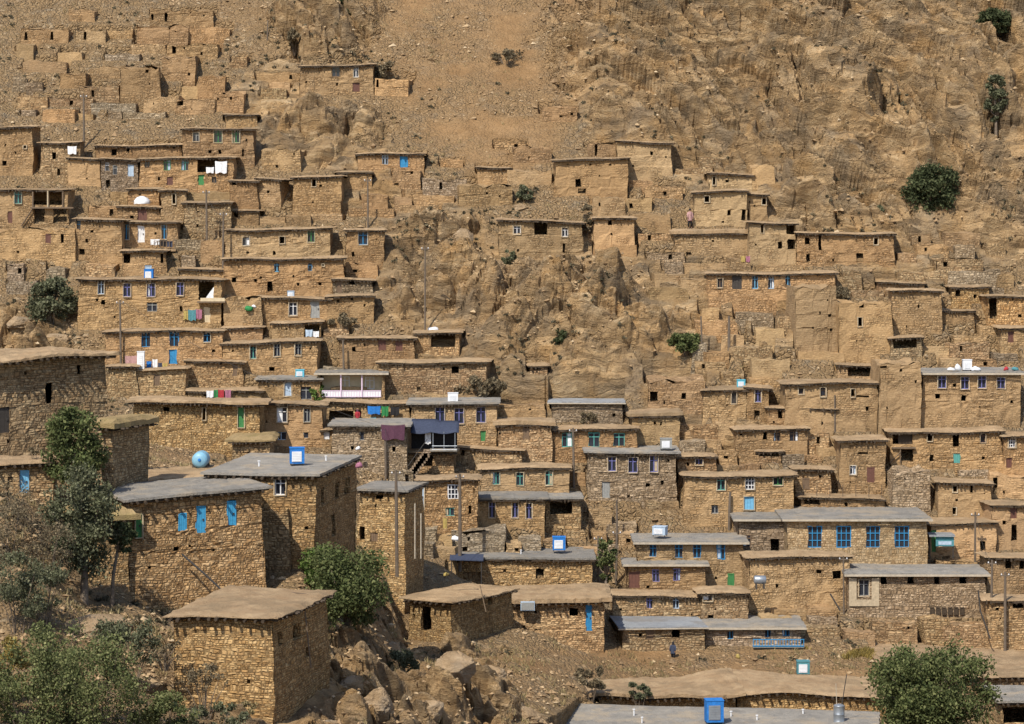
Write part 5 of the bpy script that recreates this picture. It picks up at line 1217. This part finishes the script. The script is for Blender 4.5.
for px, w_, h_, col, lb in [(210, 7, 7, 'c_white', 'white cloth leftmost under the eave of the red laundry house'), (216, 4, 9, 'c_green', 'dark green cloth beside the red cloths'), (221, 6, 9, 'c_red', 'deep red cloth beside the dark green cloth'), (228, 6, 9, 'c_pink', 'crimson pink cloth rightmost of the red laundry')]:
    cloth(px, 394, w_, h_, col, lb, dI6)
dA5 = K['A5']['D'] - .25
cloth(221, 167, 12, 12, 'c_white', 'large white sheet hung before the open loggia', dA5)
cloth(210, 170, 8, 6, 'c_white', 'small white cloth hung left of the large white sheet', dA5)
cloth(72, 150, 9, 8, 'c_white', 'white sheet under the eave of the patched stone house', K['A2']['D'] - .3)
dE4 = K['E4']['D'] - .7
cloth(155, 242, 9, 6, 'c_white', 'white cloth on the balcony rail between blue doors', dE4)
cloth(163, 243, 8, 7, 'c_black', 'dark cloth right of the white cloth on the balcony rail', dE4)
cloth(170, 244, 6, 6, 'c_navy', 'navy cloth at the right end of the balcony rail', dE4)
dI3 = K['E11']['D'] - 1.2
for px, py, w_, h_, col, lb in [(131, 360, 12, 9, 'c_rose', 'pinkish patterned cloth left of the white fridge'), (149, 365, 5, 8, 'c_royal', 'blue cloth right of the white fridge'), (155, 364, 5, 10, 'c_white', 'white shirt on the laundry terrace'), (160, 366, 4, 7, 'c_navy', 'dark cloth left of the yellow cloth on the terrace'), (165, 366, 5, 6, 'c_yellow', 'yellow cloth by the blue door on the terrace')]:
    cloth(px, py, w_, h_, col, lb, dI3)
cloth(192, 315, 8, 11, 'c_teal', 'turquoise rug hung on the wall below the violet blue windows', K['E9']['D'] - .2, 'rugs hung on walls', 'hanging_rug', cat='rug')
cloth(199, 314, 6, 10, 'c_pink', 'pink flowered rug right of the turquoise rug', K['E9']['D'] - .25, 'rugs hung on walls', 'hanging_rug', cat='rug')
cloth(186, 315, 5, 9, 'c_yellow', 'yellowish rug left of the turquoise rug', K['E9']['D'] - .22, 'rugs hung on walls', 'hanging_rug', cat='rug')
cloth(393, 432, 24, 15, 'c_purple', 'large dark purple rug hung on the rough grey stone house', K['J6']['D'] - .45, 'rugs hung on walls', 'hanging_rug', cat='rug')
cloth(374, 410, 13, 8, 'c_royal', 'blue cloth with pale pattern on the hanging line', K['J5']['D'] - .5)
cloth(385, 411, 7, 10, 'c_green', 'bright green cloth right of the blue patterned cloth', K['J5']['D'] - .5)
cloth(395, 411, 9, 9, 'c_black', 'black and pink cloth right of the bright green cloth', K['J5']['D'] - .5)
cloth(373, 421, 6, 7, 'cy', 'turquoise cloth below the blue patterned cloth', K['J5']['D'] - .7)
cloth(743, 259, 4, 6, 'c_yellow', 'yellow cloth on the slope above the long pale blue windowed house', K['G8']['D'] + 4)
cloth(748, 259, 4, 6, 'c_pink', 'pink cloth right of the yellow cloth on the right slope', K['G8']['D'] + 4)
cloth(445, 523, 4, 11, 'c_yellow', 'bright yellow cloth hung beside the thick pole', 204.5)
cloth(309, 333, 7, 7, 'pb', 'pale blue cloth in the dark corner under a flat roof', K['F5']['D'] - .3)
cloth(316, 334, 6, 6, 'c_white', 'white cloth right of the pale blue cloth in the dark corner', K['F5']['D'] - .3)
cloth(428, 438, 6, 12, 'c_white', 'white board hung at the tarpaulin porch', K['J6b']['D'] - .2, None, 'white_board', cat='board')

# ---------------------------------------------------------------- balconies, railings, awnings
d = h(318, 385, 372, 402, 'house with a lilac railed balcony under a long grey roof', [('o', 351, 386, 62, 22)], roof='felt', wall='stone', dp=5, key='J3', raft=False, D=K['J3a']['D'])
build_house(d, 990); r0 = d['root']; s0, z0, _ = front_pt(d, 322, 397); s1, z1, _ = front_pt(d, 381, 376)
m = MB(); m.box(s0 - .1, s1 + .1, 1.3, 1.5, z0, z1); m.build('inner_wall', M['cream'], r0)
build_window(r0, front_pt(d, 369, 384)[0], front_pt(d, 369, 384)[1], .75, 1.0, 'wh', 'F', 0, 5, False).location = (0, 1.12, 0)
build_window(r0, front_pt(d, 344, 384)[0], front_pt(d, 344, 384)[1], .75, 1.1, 'wh', 'F', 0, 6, False).location = (0, 1.12, 0)
m = MB(); m.box(s0 - .1, s1 + .1, .05, 1.3, z0 - .12, z0 - .005); m.build('balcony_floor', M['gy'], r0)
g = G('lilac_paint'); M['lilac'] = g.out((.60, .47, .60))
m = MB(); zr = front_pt(d, 350, 391)[1]
m.box(s0, s1, -.06, -.02, z0 + .06, zr); m.build('railing_panel', M['plast_white'], r0)
m = MB(); m.box(s0, s1, -.09, -.064, zr + .001, zr + .06); m.box(s0, s1, -.09, -.064, z0, z0 + .055)
n_ = 22
for i in range(n_ + 1):
    x = s0 + (s1 - s0 - .04) * i / n_; m.box(x, x + .035, -.088, -.066, z0 + .056, zr)
m.build('railing', M['lilac'], r0)
for px in (341, 362):
    x = front_pt(d, px, 384)[0]; m = MB(); m.box(x - .05, x + .05, -.19, -.095, z0, d['H'] - .2); m.build('post', M['lilac'], r0)
# white curtained loggia of the violet windowed house
d = K['E9']; r0 = d['root']; a = front_pt(d, 198, 301); b = front_pt(d, 225, 282)
m = MB(); m.box(a[0], b[0] + .1, -.75, .02, a[1] - .14, a[1]); m.build('balcony_slab', M['wood'], r0)
m = MB(); m.add([(a[0] + .5, .2, a[1]), (b[0] - .5, .2, a[1]), (b[0] - .55, .22, b[1] - .1), (a[0] + 1.35, .22, b[1] - .5), (a[0] + .9, .2, a[1] + .6)], [(0, 1, 2, 3, 4)]); m.build('curtain', M['c_white'], r0)
m = MB(); m.box(a[0] + .3, b[0] + .05, -.72, -.68, a[1] + .001, a[1] + .3); m.build('parapet', M['cream'], r0)
# posts of the open loggias on the left
d = K['E1']; r0 = d['root']
for px in (33, 48, 63):
    x = front_pt(d, px, 200)[0]; z = front_pt(d, px, 208)[1]; m = MB(); m.box(x - .06, x + .06, -.2, -.08, z, d['H'] - .25); m.build('post', M['surround'] if px == 48 else M['wood'], r0)
a = front_pt(d, 31, 207); b = front_pt(d, 71, 207)
m = MB(); m.box(a[0], b[0] + .3, -.5, .0, a[1] - .14, a[1]); m.build('balcony_slab', M['wood'], r0)
m = MB(); p0 = front_pt(d, 22, 226); p1 = front_pt(d, 33, 209)
for o_ in (-.5, -.12):
    m.tube([(p0[0], o_, p0[1]), (p1[0], o_, p1[1])], .05, 6)
for k in range(7):
    t = (k + .5) / 7; x = p0[0] + (p1[0] - p0[0]) * t; z = p0[1] + (p1[1] - p0[1]) * t; m.tube([(x, -.5, z), (x, -.12, z)], .04, 5)
m.build('ladder', M['wood'], r0)
# balcony of the house with blue and white doors
d = K['E4']; r0 = d['root']; a = front_pt(d, 123, 249); b = front_pt(d, 177, 249)
m = MB(); m.box(a[0], b[0], -.85, .0, a[1] - .2, a[1]); m.build('balcony_slab', M['earth'], r0)
m = MB(); m.box(a[0] + 3, b[0], -.8, -.77, a[1] + .75, a[1] + .8)
for k in range(8):
    x = a[0] + 3 + (b[0] - a[0] - 3.05) * k / 7; m.box(x, x + .05, -.81, -.76, a[1] + .001, a[1] + .749)
m.build('railing', M['wood'], r0)
# barn: wooden screen, post and shelf in the open left end
d = K['L8']; r0 = d['root']; a = front_pt(d, 894, 447); b = front_pt(d, 914, 433)
m = MB(); m.box(a[0] + .4, b[0], .32, .36, a[1] + .1, b[1]); m.build('screen', M['brush'], r0)
m = MB(); m.box(a[0] - .2, b[0] + .1, -.3, .1, a[1] - .12, a[1]); m.build('shelf', M['wood'], r0)
x = front_pt(d, 900, 450)[0]; z = front_pt(d, 900, 463)[1]; m = MB(); m.tube([(x, -.2, z), (x, -.2, a[1] - .13)], .06, 6); m.tube([(x - .9, -.25, z), (x, -.25, a[1] - .4)], .05, 6); m.build('post', M['wood'], r0)
# blue tarpaulin porch above the stone platform
d = K['J6b']; pt = P(430, 440, d['D'])
root = empty('tarpaulin_porch', pt); tag(root, 'porch under a sagging dark blue tarpaulin with thin metal posts', 'porch')
def at_(px, py, dy): return P(px, py, d['D'] + dy) - pt
v = []; nx = 12; sc_ = F / d['D']
for j in range(5):
    for i in range(nx + 1):
        s = i / nx; t = j / 4
        x = (411 + 48 * s - 430) / sc_; z = (440 - (431 - 5 * t)) / sc_ - .16 * abs(math.sin(s * 3.14 * 2 + .4)) * (1 - t) + (.3 if s > .5 else .45) * t
        v.append((x, -.8 + 2.6 * t, z))
m = MB(); m.add(v, [(j * (nx + 1) + i, j * (nx + 1) + i + 1, (j + 1) * (nx + 1) + i + 1, (j + 1) * (nx + 1) + i) for j in range(4) for i in range(nx)])
tp_ = m.build('tarpaulin', M['c_navy'], root, True)
sm = tp_.modifiers.new('thick', 'SOLIDIFY'); sm.thickness = .03
v2 = [(q[0] - .1, q[1] + .3, q[2] + .1) for q in v if q[0] < .3]
for px in (433, 444, 455):
    m = MB(); b = at_(px, 450, -.7); m.tube([tuple(b), (b.x, b.y, at_(px, 431, 0).z)], .035, 6); m.build('post', M['steel'], root)
m = MB(); a = at_(432, 446, -.75); b = at_(457, 446, -.75); m.tube([tuple(a), tuple(b)], .03, 6); a.z -= .3; b.z -= .3; m.tube([tuple(a), tuple(b)], .03, 6); m.build('railing', M['steel'], root)
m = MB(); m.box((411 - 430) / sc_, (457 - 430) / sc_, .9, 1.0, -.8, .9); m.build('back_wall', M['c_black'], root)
m = MB(); m.box((430 - 430) / sc_, (457 - 430) / sc_, -.95, .88, -.85, -.72); m.build('floor_slab', M['felt'], root)
# stairs up to the porch
root = empty('stone_stairs', P(408, 474, d['D'] - 1.6)); tag(root, 'steep stone stairs climbing to the tarpaulin porch', 'stairs')
m = MB()
for k in range(9): m.box(.16 * k, .16 * k + .5, -.5, .5, .22 * k - .4, .22 * k + .22 - .002)
m.build('steps', M['grey'], root)
m = MB(); m.tube([(0, -.55, .7), (1.6, -.55, 2.9)], .03, 6); m.build('handrail', M['iron'], root)
# railing of the blue balcony house
d = K['M5']; r0 = d['root']; a = front_pt(d, 752, 644); b = front_pt(d, 803, 638)
m = MB(); m.box(a[0], b[0], -.85, -.8, b[1], b[1] + .06); m.box(a[0], b[0], -.85, -.8, a[1] - .05, a[1] + .02)
for k in range(18):
    x = a[0] + (b[0] - a[0] - .06) * k / 17; m.box(x, x + .05, -.846, -.804, a[1] + .021, b[1] - .001)
m.build('railing', M['bl'], r0)
m = MB(); m.box(a[0], b[0], -.8, 0, a[1] - .16, a[1] - .06); m.build('balcony_floor', M['gy'], r0)
# turquoise awning right of the big block house
aw = P(944, 547, K['L13']['D'] - 2.2)
root = empty('shop_awning', aw); tag(root, 'turquoise awning panel with a grey tin cover right of the block house', 'awning')
m = MB(); m.box(-.7, .75, -.3, -.22, .1, .85); m.build('panel', M['c_teal'], root)
m = MB(); m.box(-.5, .55, -.32, -.302, .22, .5); m.build('pale_band', M['pb'], root)
m = MB(); m.box(-1.25, .8, -.5, 1.2, .95, 1.03); m.box(-1.25, .8, -.5, 1.2, .875, .947); m.build('cover', M['tin'], root)
for x in (-1.15, .7):
    m = MB(); m.tube([(x, -.15, -.9), (x, -.15, .87)], .04, 6); m.build('post', M['iron'], root)
d = K['M4']; a = front_pt(d, 849, 606); b = front_pt(d, 879, 578); q0 = front_pt(d, 858, 597); q1 = front_pt(d, 870, 579)
m = MB(); m.box(a[0], q0[0] - .12, -.085, -.02, a[1], b[1]); m.box(q1[0] + .12, b[0], -.085, -.02, a[1], b[1]); m.box(q0[0] - .119, q1[0] + .119, -.083, -.02, a[1], q0[1] - .2); m.build('whitewash', M['surround'], d['root'])
# row of small wooden frames on the vented house
d = K['M4']; r0 = d['root']
for k in range(6):
    s_, z_, _ = front_pt(d, 932 + 6 * k, 611); m = MB(); q = .17
    m.box(s_ - q, s_ - q + .07, -.09, -.01, z_ - .3, z_ + .3); m.box(s_ + q - .07, s_ + q, -.09, -.01, z_ - .3, z_ + .3); m.box(s_ - q + .07, s_ + q - .07, -.088, -.012, z_ - .3, z_ - .24); m.box(s_ - q + .07, s_ + q - .07, -.088, -.012, z_ + .24, z_ + .3); m.box(s_ - q + .07, s_ + q - .07, -.05, -.014, z_ - .23, z_ + .23)
    m.build('vent_frame', M['brush'], r0)
# railing posts on the shed below the square house
d = K['L10']; r0 = d['root']
for px in range(804, 884, 13):
    s_ = front_pt(d, px, 500)[0]; m = MB(); m.tube([(s_, .1, d['H'] - .1), (s_, .1, d['H'] + 1.0)], .022, 5); m.build('railing_post', M['iron'], r0)
# small pipes on the bottom and central grey roofs
for hk, pts in (('P1', [(634, 714, 'short white vent pipe left on the bottom grey roof'), (642, 722, 'second vent pipe with a dark cap on the bottom grey roof'), (731, 716, 'thin vent pipe right of the big blue cooler'), (757, 720, 'vent pipe right of the thin pipe on the bottom roof'), (803, 714, 'white vent pipe left of the galvanised barrel')]),
                ('M2', [(511, 551, 'tall white vent pipe on the central grey roof'), (521, 554, 'short white vent pipe on the central grey roof')]),
                ('J1', [(326, 461, 'thin white pipe standing right on the grey roof'), (259, 466, 'white pipe stub left on the grey roof')])):
    for px, py, lb in pts:
        o = on_roof(K[hk], px, py); m = MB(); m.tube([(0, 0, -.1), (0, 0, .3)], .05, 8); m.lathe([(0, .34), (.09, .33), (.1, .30), (.05, .28)], 10)
        q = m.build('vent_pipe', M['plast_white']); q.location = o; tag(q, lb, 'vent pipe', 'vent pipes on the grey roofs')
# long beams / gutters leaning on the slopes
for pts, D, lb, rr in [([(704, 420), (722, 442), (745, 456)], None, 'long dark gutter pipe running down beside the mud house on the right', .09), ([(745, 456), (770, 462), (795, 466)], None, 'rough beam lying behind the long mud roof', .08), ([(182, 556), (205, 576), (222, 592)], 150.2, 'bent drain pipe on the sky blue shuttered stone house', .06),
                       ([(978, 592), (980, 612), (990, 640)], 197, 'black drain pipe at the right end of the vented house', .06), ([(415, 505), (415, 560)], 187.5, 'pale drain pipe down the narrow stone house', .05), ([(421, 515), (421, 560)], 188.5, 'second pale drain pipe right of the narrow stone house', .05), ([(830, 595), (840, 612)], 200, 'short black pipe on the wall below the block house', .06)]:
    m = MB(); m.tube([tuple((P(x, y, D) if D else gpt(x, y)) + Vector((0, -.1, .12))) for x, y in pts], rr, 7)
    tag(m.build('drain_pipe', M['wood'] if D is None else M['iron'] if 'black' in lb or 'bent' in lb else M['board']), lb, 'pipe')
for px, py, w_, an, lb in [(243, 603, 1.3, 12, 'short grey plank lying on the square house roof'), (300, 594, 1.0, -30, 'pale broken board near the edge of the square house roof'), (468, 590, 1.6, 20, 'long thin plank on the roof of the open doorway house')]:
    o = on_roof(K['Pq'] if px < 400 else K['M3'], px, py); m = MB(); m.box(-w_ / 2, w_ / 2, -.09, .09, -.01, .05); q = m.build('wood_plank', M['wood']); q.location = o; q.rotation_euler = (0, 0, R(an)); tag(q, lb, 'plank')
for px, y0, y1, D, lb in [(305, 612, 668, 134.5, 'thin stick leaning on the shaded side of the square house'), (480, 585, 612, 186.5, 'forked stick leaning under the eave of the open doorway house')]:
    m = MB(); m.tube([tuple(P(px, y0, D)), tuple(P(px + 6, y1, D - .6))], .04, 6); tag(m.build('leaning_stick', M['wood']), lb, 'stick')
# green bundle and plastic things
def bundle(px, py, w_, h_, col, label, D):
    m = MB(); W_, H_ = w_ / F * D / 2, h_ / F * D / 2; n = 10
    m.lathe([(0.01, -H_), (W_ * .9, -H_ * .9), (W_, -.2 * H_), (W_ * .7, H_ * .5), (W_ * .25, H_ * .8), (0.0, H_ * .85)], n); m.v = [_jit(x, y * .7, z + .22 * H_ * math.sin(x * 9 + px), int(px), .13 * max(W_, .25)) for x, y, z in m.v]
    o = m.build('bundle', M[col], None, True); o.location = P(px, py, D); tag(o, label, 'bundle')
bundle(249, 308, 8, 6, 'c_green', 'green plastic bundle on the terrace left of the white violet window', K['F5b']['D'] - .2)
bundle(254, 306, 5, 3, 'c_white', 'white sack on the green plastic bundle', K['F5b']['D'])
bundle(433, 329, 12, 5, 'plast_white', 'white sack on the roof of the black shelter', hit(433, 331) + .5)
bundle(358 - 0, 448, 5, 4, 'c_white', 'white sack on the ground by the rough grey stone house', K['J6']['D'] - 1)
bundle(359, 465, 8, 6, 'c_pink', 'pink bundle on the narrow grey roof', 197)
bundle(456, 538, 10, 5, 'plast_white', 'white sack on the block terrace house', 203)
bundle(485, 543, 13, 6, 'cy', 'turquoise plastic sheet heaped on the central grey roof', K['M2']['D'] + 3.5)
bundle(446, 574, 6, 4, 'c_yellow', 'yellow can on the mud roof by the path', 192)
bundle(738, 656, 5, 5, 'c_yellow', 'yellow sack in the street', 194)
for i, (px, w_, h_, col, lb) in enumerate([(951, 9, 3, 'plast_white', 'flat white box on the roof left of the white cooler'), (958, 6, 7, 'plast_white', 'white tub left of the white cooler'), (976, 10, 4, 'plast_white', 'long white box right of the white cooler'), (1006, 5, 4, 'c_red', 'red bundle near the right end of the white trimmed roof'), (1015, 8, 4, 'c_teal', 'teal bundle at the right end of the white trimmed roof')]):
    bundle(px, 370 - h_ / 2 + .5, w_, h_, col, lb, K['L4']['D'] + .8)
# teal cabinet on the stone house in the hollow; grey tank
o = P(528, 606, K['M3b']['D'] - .5); root = empty('metal_cabinet', o); tag(root, 'grey blue metal cabinet on the wall of the stone house in the hollow', 'cabinet')
m = MB(); m.box(-.55, .5, -.3, .1, -.3, .35); m.build('case', M['pb'], root); m = MB(); m.box(-.5, .45, -.33, -.303, -.25, .3); m.build('door', M['gy'], root)
o = P(760, 581, 201); root = empty('fuel_tank', o); tag(root, 'small grey cylinder tank lying right of the green door', 'tank')
m = MB(); m.lathe([(0, -.5), (.25, -.47), (.33, -.4), (.33, .4), (.25, .47), (0, .5)], 16, 0, (0, 0, .1), 'x'); m.build('tank_body', M['steel'], root, True); 
for x in (-.35, .25):
    m = MB(); m.box(x, x + .1, -.3, .3, -.6, -.1); m.build('stand', M['iron'], root)
o = P(466, 563, K['M2']['D'] - 1.4); root = empty('canopy', o); tag(root, 'dark blue sheet canopy over the black opening under the central grey roof', 'canopy')
m = MB(); m.box(-1.25, 1.35, -.9, 1.0, .3, .36); m.v = [(x, y, z + .12 * (y + .9) + .05 * math.sin(x * 3)) for x, y, z in m.v]; m.build('sheet', M['c_navy'], root)
for x in (-1.1, 1.2):
    m = MB(); m.tube([(x, -.75, -2.2), (x, -.75, .32)], .04, 6); m.build('post', M['iron'], root)
# ---------------------------------------------------------------- people
def person(px, py_feet, hpx, D, label, top, bottom, head, rz=0.0, veil=True):
    s = hpx / F * D / 1.68; base = P(px, py_feet, D)
    g_ = ground(px, D)
    root = empty('person', base, rz); tag(root, label, 'person')
    jn = [(0, 0, .92, .13), (0, .01, 1.15, .125), (0, .01, 1.34, .14), (0, 0, 1.44, .06), (0, -.01, 1.50, .06), (0, -.02, 1.59, .095), (0, -.02, 1.66, .07),
          (.18, 0, 1.37, .06), (.25, -.03, 1.10, .045), (.22, -.14, .88, .035), (.20, -.18, .80, .03), (-.18, 0, 1.37, .06), (-.26, 0, 1.10, .045), (-.24, -.08, .86, .035), (-.23, -.11, .78, .03),
          (.09, 0, .86, .10), (.10, -.03, .48, .065), (.11, .02, .08, .045), (.12, -.13, .04, .035), (-.09, 0, .86, .10), (-.10, .03, .48, .065), (-.11, .06, .08, .045), (-.12, -.09, .04, .035)]
    ed = [(0, 1), (1, 2), (2, 3), (3, 4), (4, 5), (5, 6), (2, 7), (7, 8), (8, 9), (9, 10), (2, 11), (11, 12), (12, 13), (13, 14), (0, 15), (15, 16), (16, 17), (17, 18), (0, 19), (19, 20), (20, 21), (21, 22)]
    me = bpy.data.meshes.new('body'); me.from_pydata([tuple(c * s for c in j[:3]) for j in jn], ed, []); me.materials.append(M['skin'])
    o = link(bpy.data.objects.new('body', me), root)
    sk = o.modifiers.new('skin', 'SKIN'); sk.use_smooth_shade = True
    for j, v in zip(jn, me.skin_vertices[0].data): v.radius = (j[3] * s, j[3] * s)
    me.skin_vertices[0].data[0].use_root = True
    ss = o.modifiers.new('sub', 'SUBSURF'); ss.levels = 1; ss.render_levels = 1
    def garment(nm, prof, mat, n=14):
        m = MB(); m.lathe([(r * s, z * s) for r, z in prof], n); m.v = [(x * (1.12 if True else 1), y * .82, z) for x, y, z in m.v]; return m.build(nm, M[mat], root, True)
    garment('tunic', [(.06, 1.46), (.17, 1.42), (.20, 1.34), (.185, 1.1), (.18, .95), (.205, .75), (.215, .62), (.19, .62)], top)
    for sx in (1, -1):
        m = MB(); q = [Vector(jn[k][:3]) * s for k in ((7, 8, 9) if sx > 0 else (11, 12, 13))]; m.tube(q, [.085 * s, .07 * s, .06 * s], 8); m.build('sleeve', M[top], root, True)
        q = [Vector(jn[k][:3]) * s for k in ((15, 16, 17) if sx > 0 else (19, 20, 21))]; m = MB(); m.tube(q, [.13 * s, .095 * s, .075 * s], 8); m.build('trouser_leg', M[bottom], root, True)
    m = MB(); m.lathe([(.0, 1.735 * s), (.06 * s, 1.72 * s), (.105 * s, 1.66 * s), (.115 * s, 1.6 * s), (.112 * s, 1.56 * s)] + ([(.13 * s, 1.46 * s), (.16 * s, 1.40 * s)] if veil else []), 12, 0, (0, .018 * s, 0)); m.build('headscarf' if veil else 'hair', M[head], root, True)
person(357.5, 424.5, 15, K['J5']['D'] - .6, 'person in dark red clothes standing before the hanging cloths', 'c_red', 'c_purple', 'c_purple', R(10))
person(690, 228, 19, hit(690, 229) - .2, 'person in dark trousers standing on the right slope beside a mud house', 'c_rose', 'c_black', 'c_black', R(25), False)
person(673, 661, 19, 195, 'person in long dark clothes standing by the street wall', 'c_navy', 'c_black', 'c_black', R(-20))
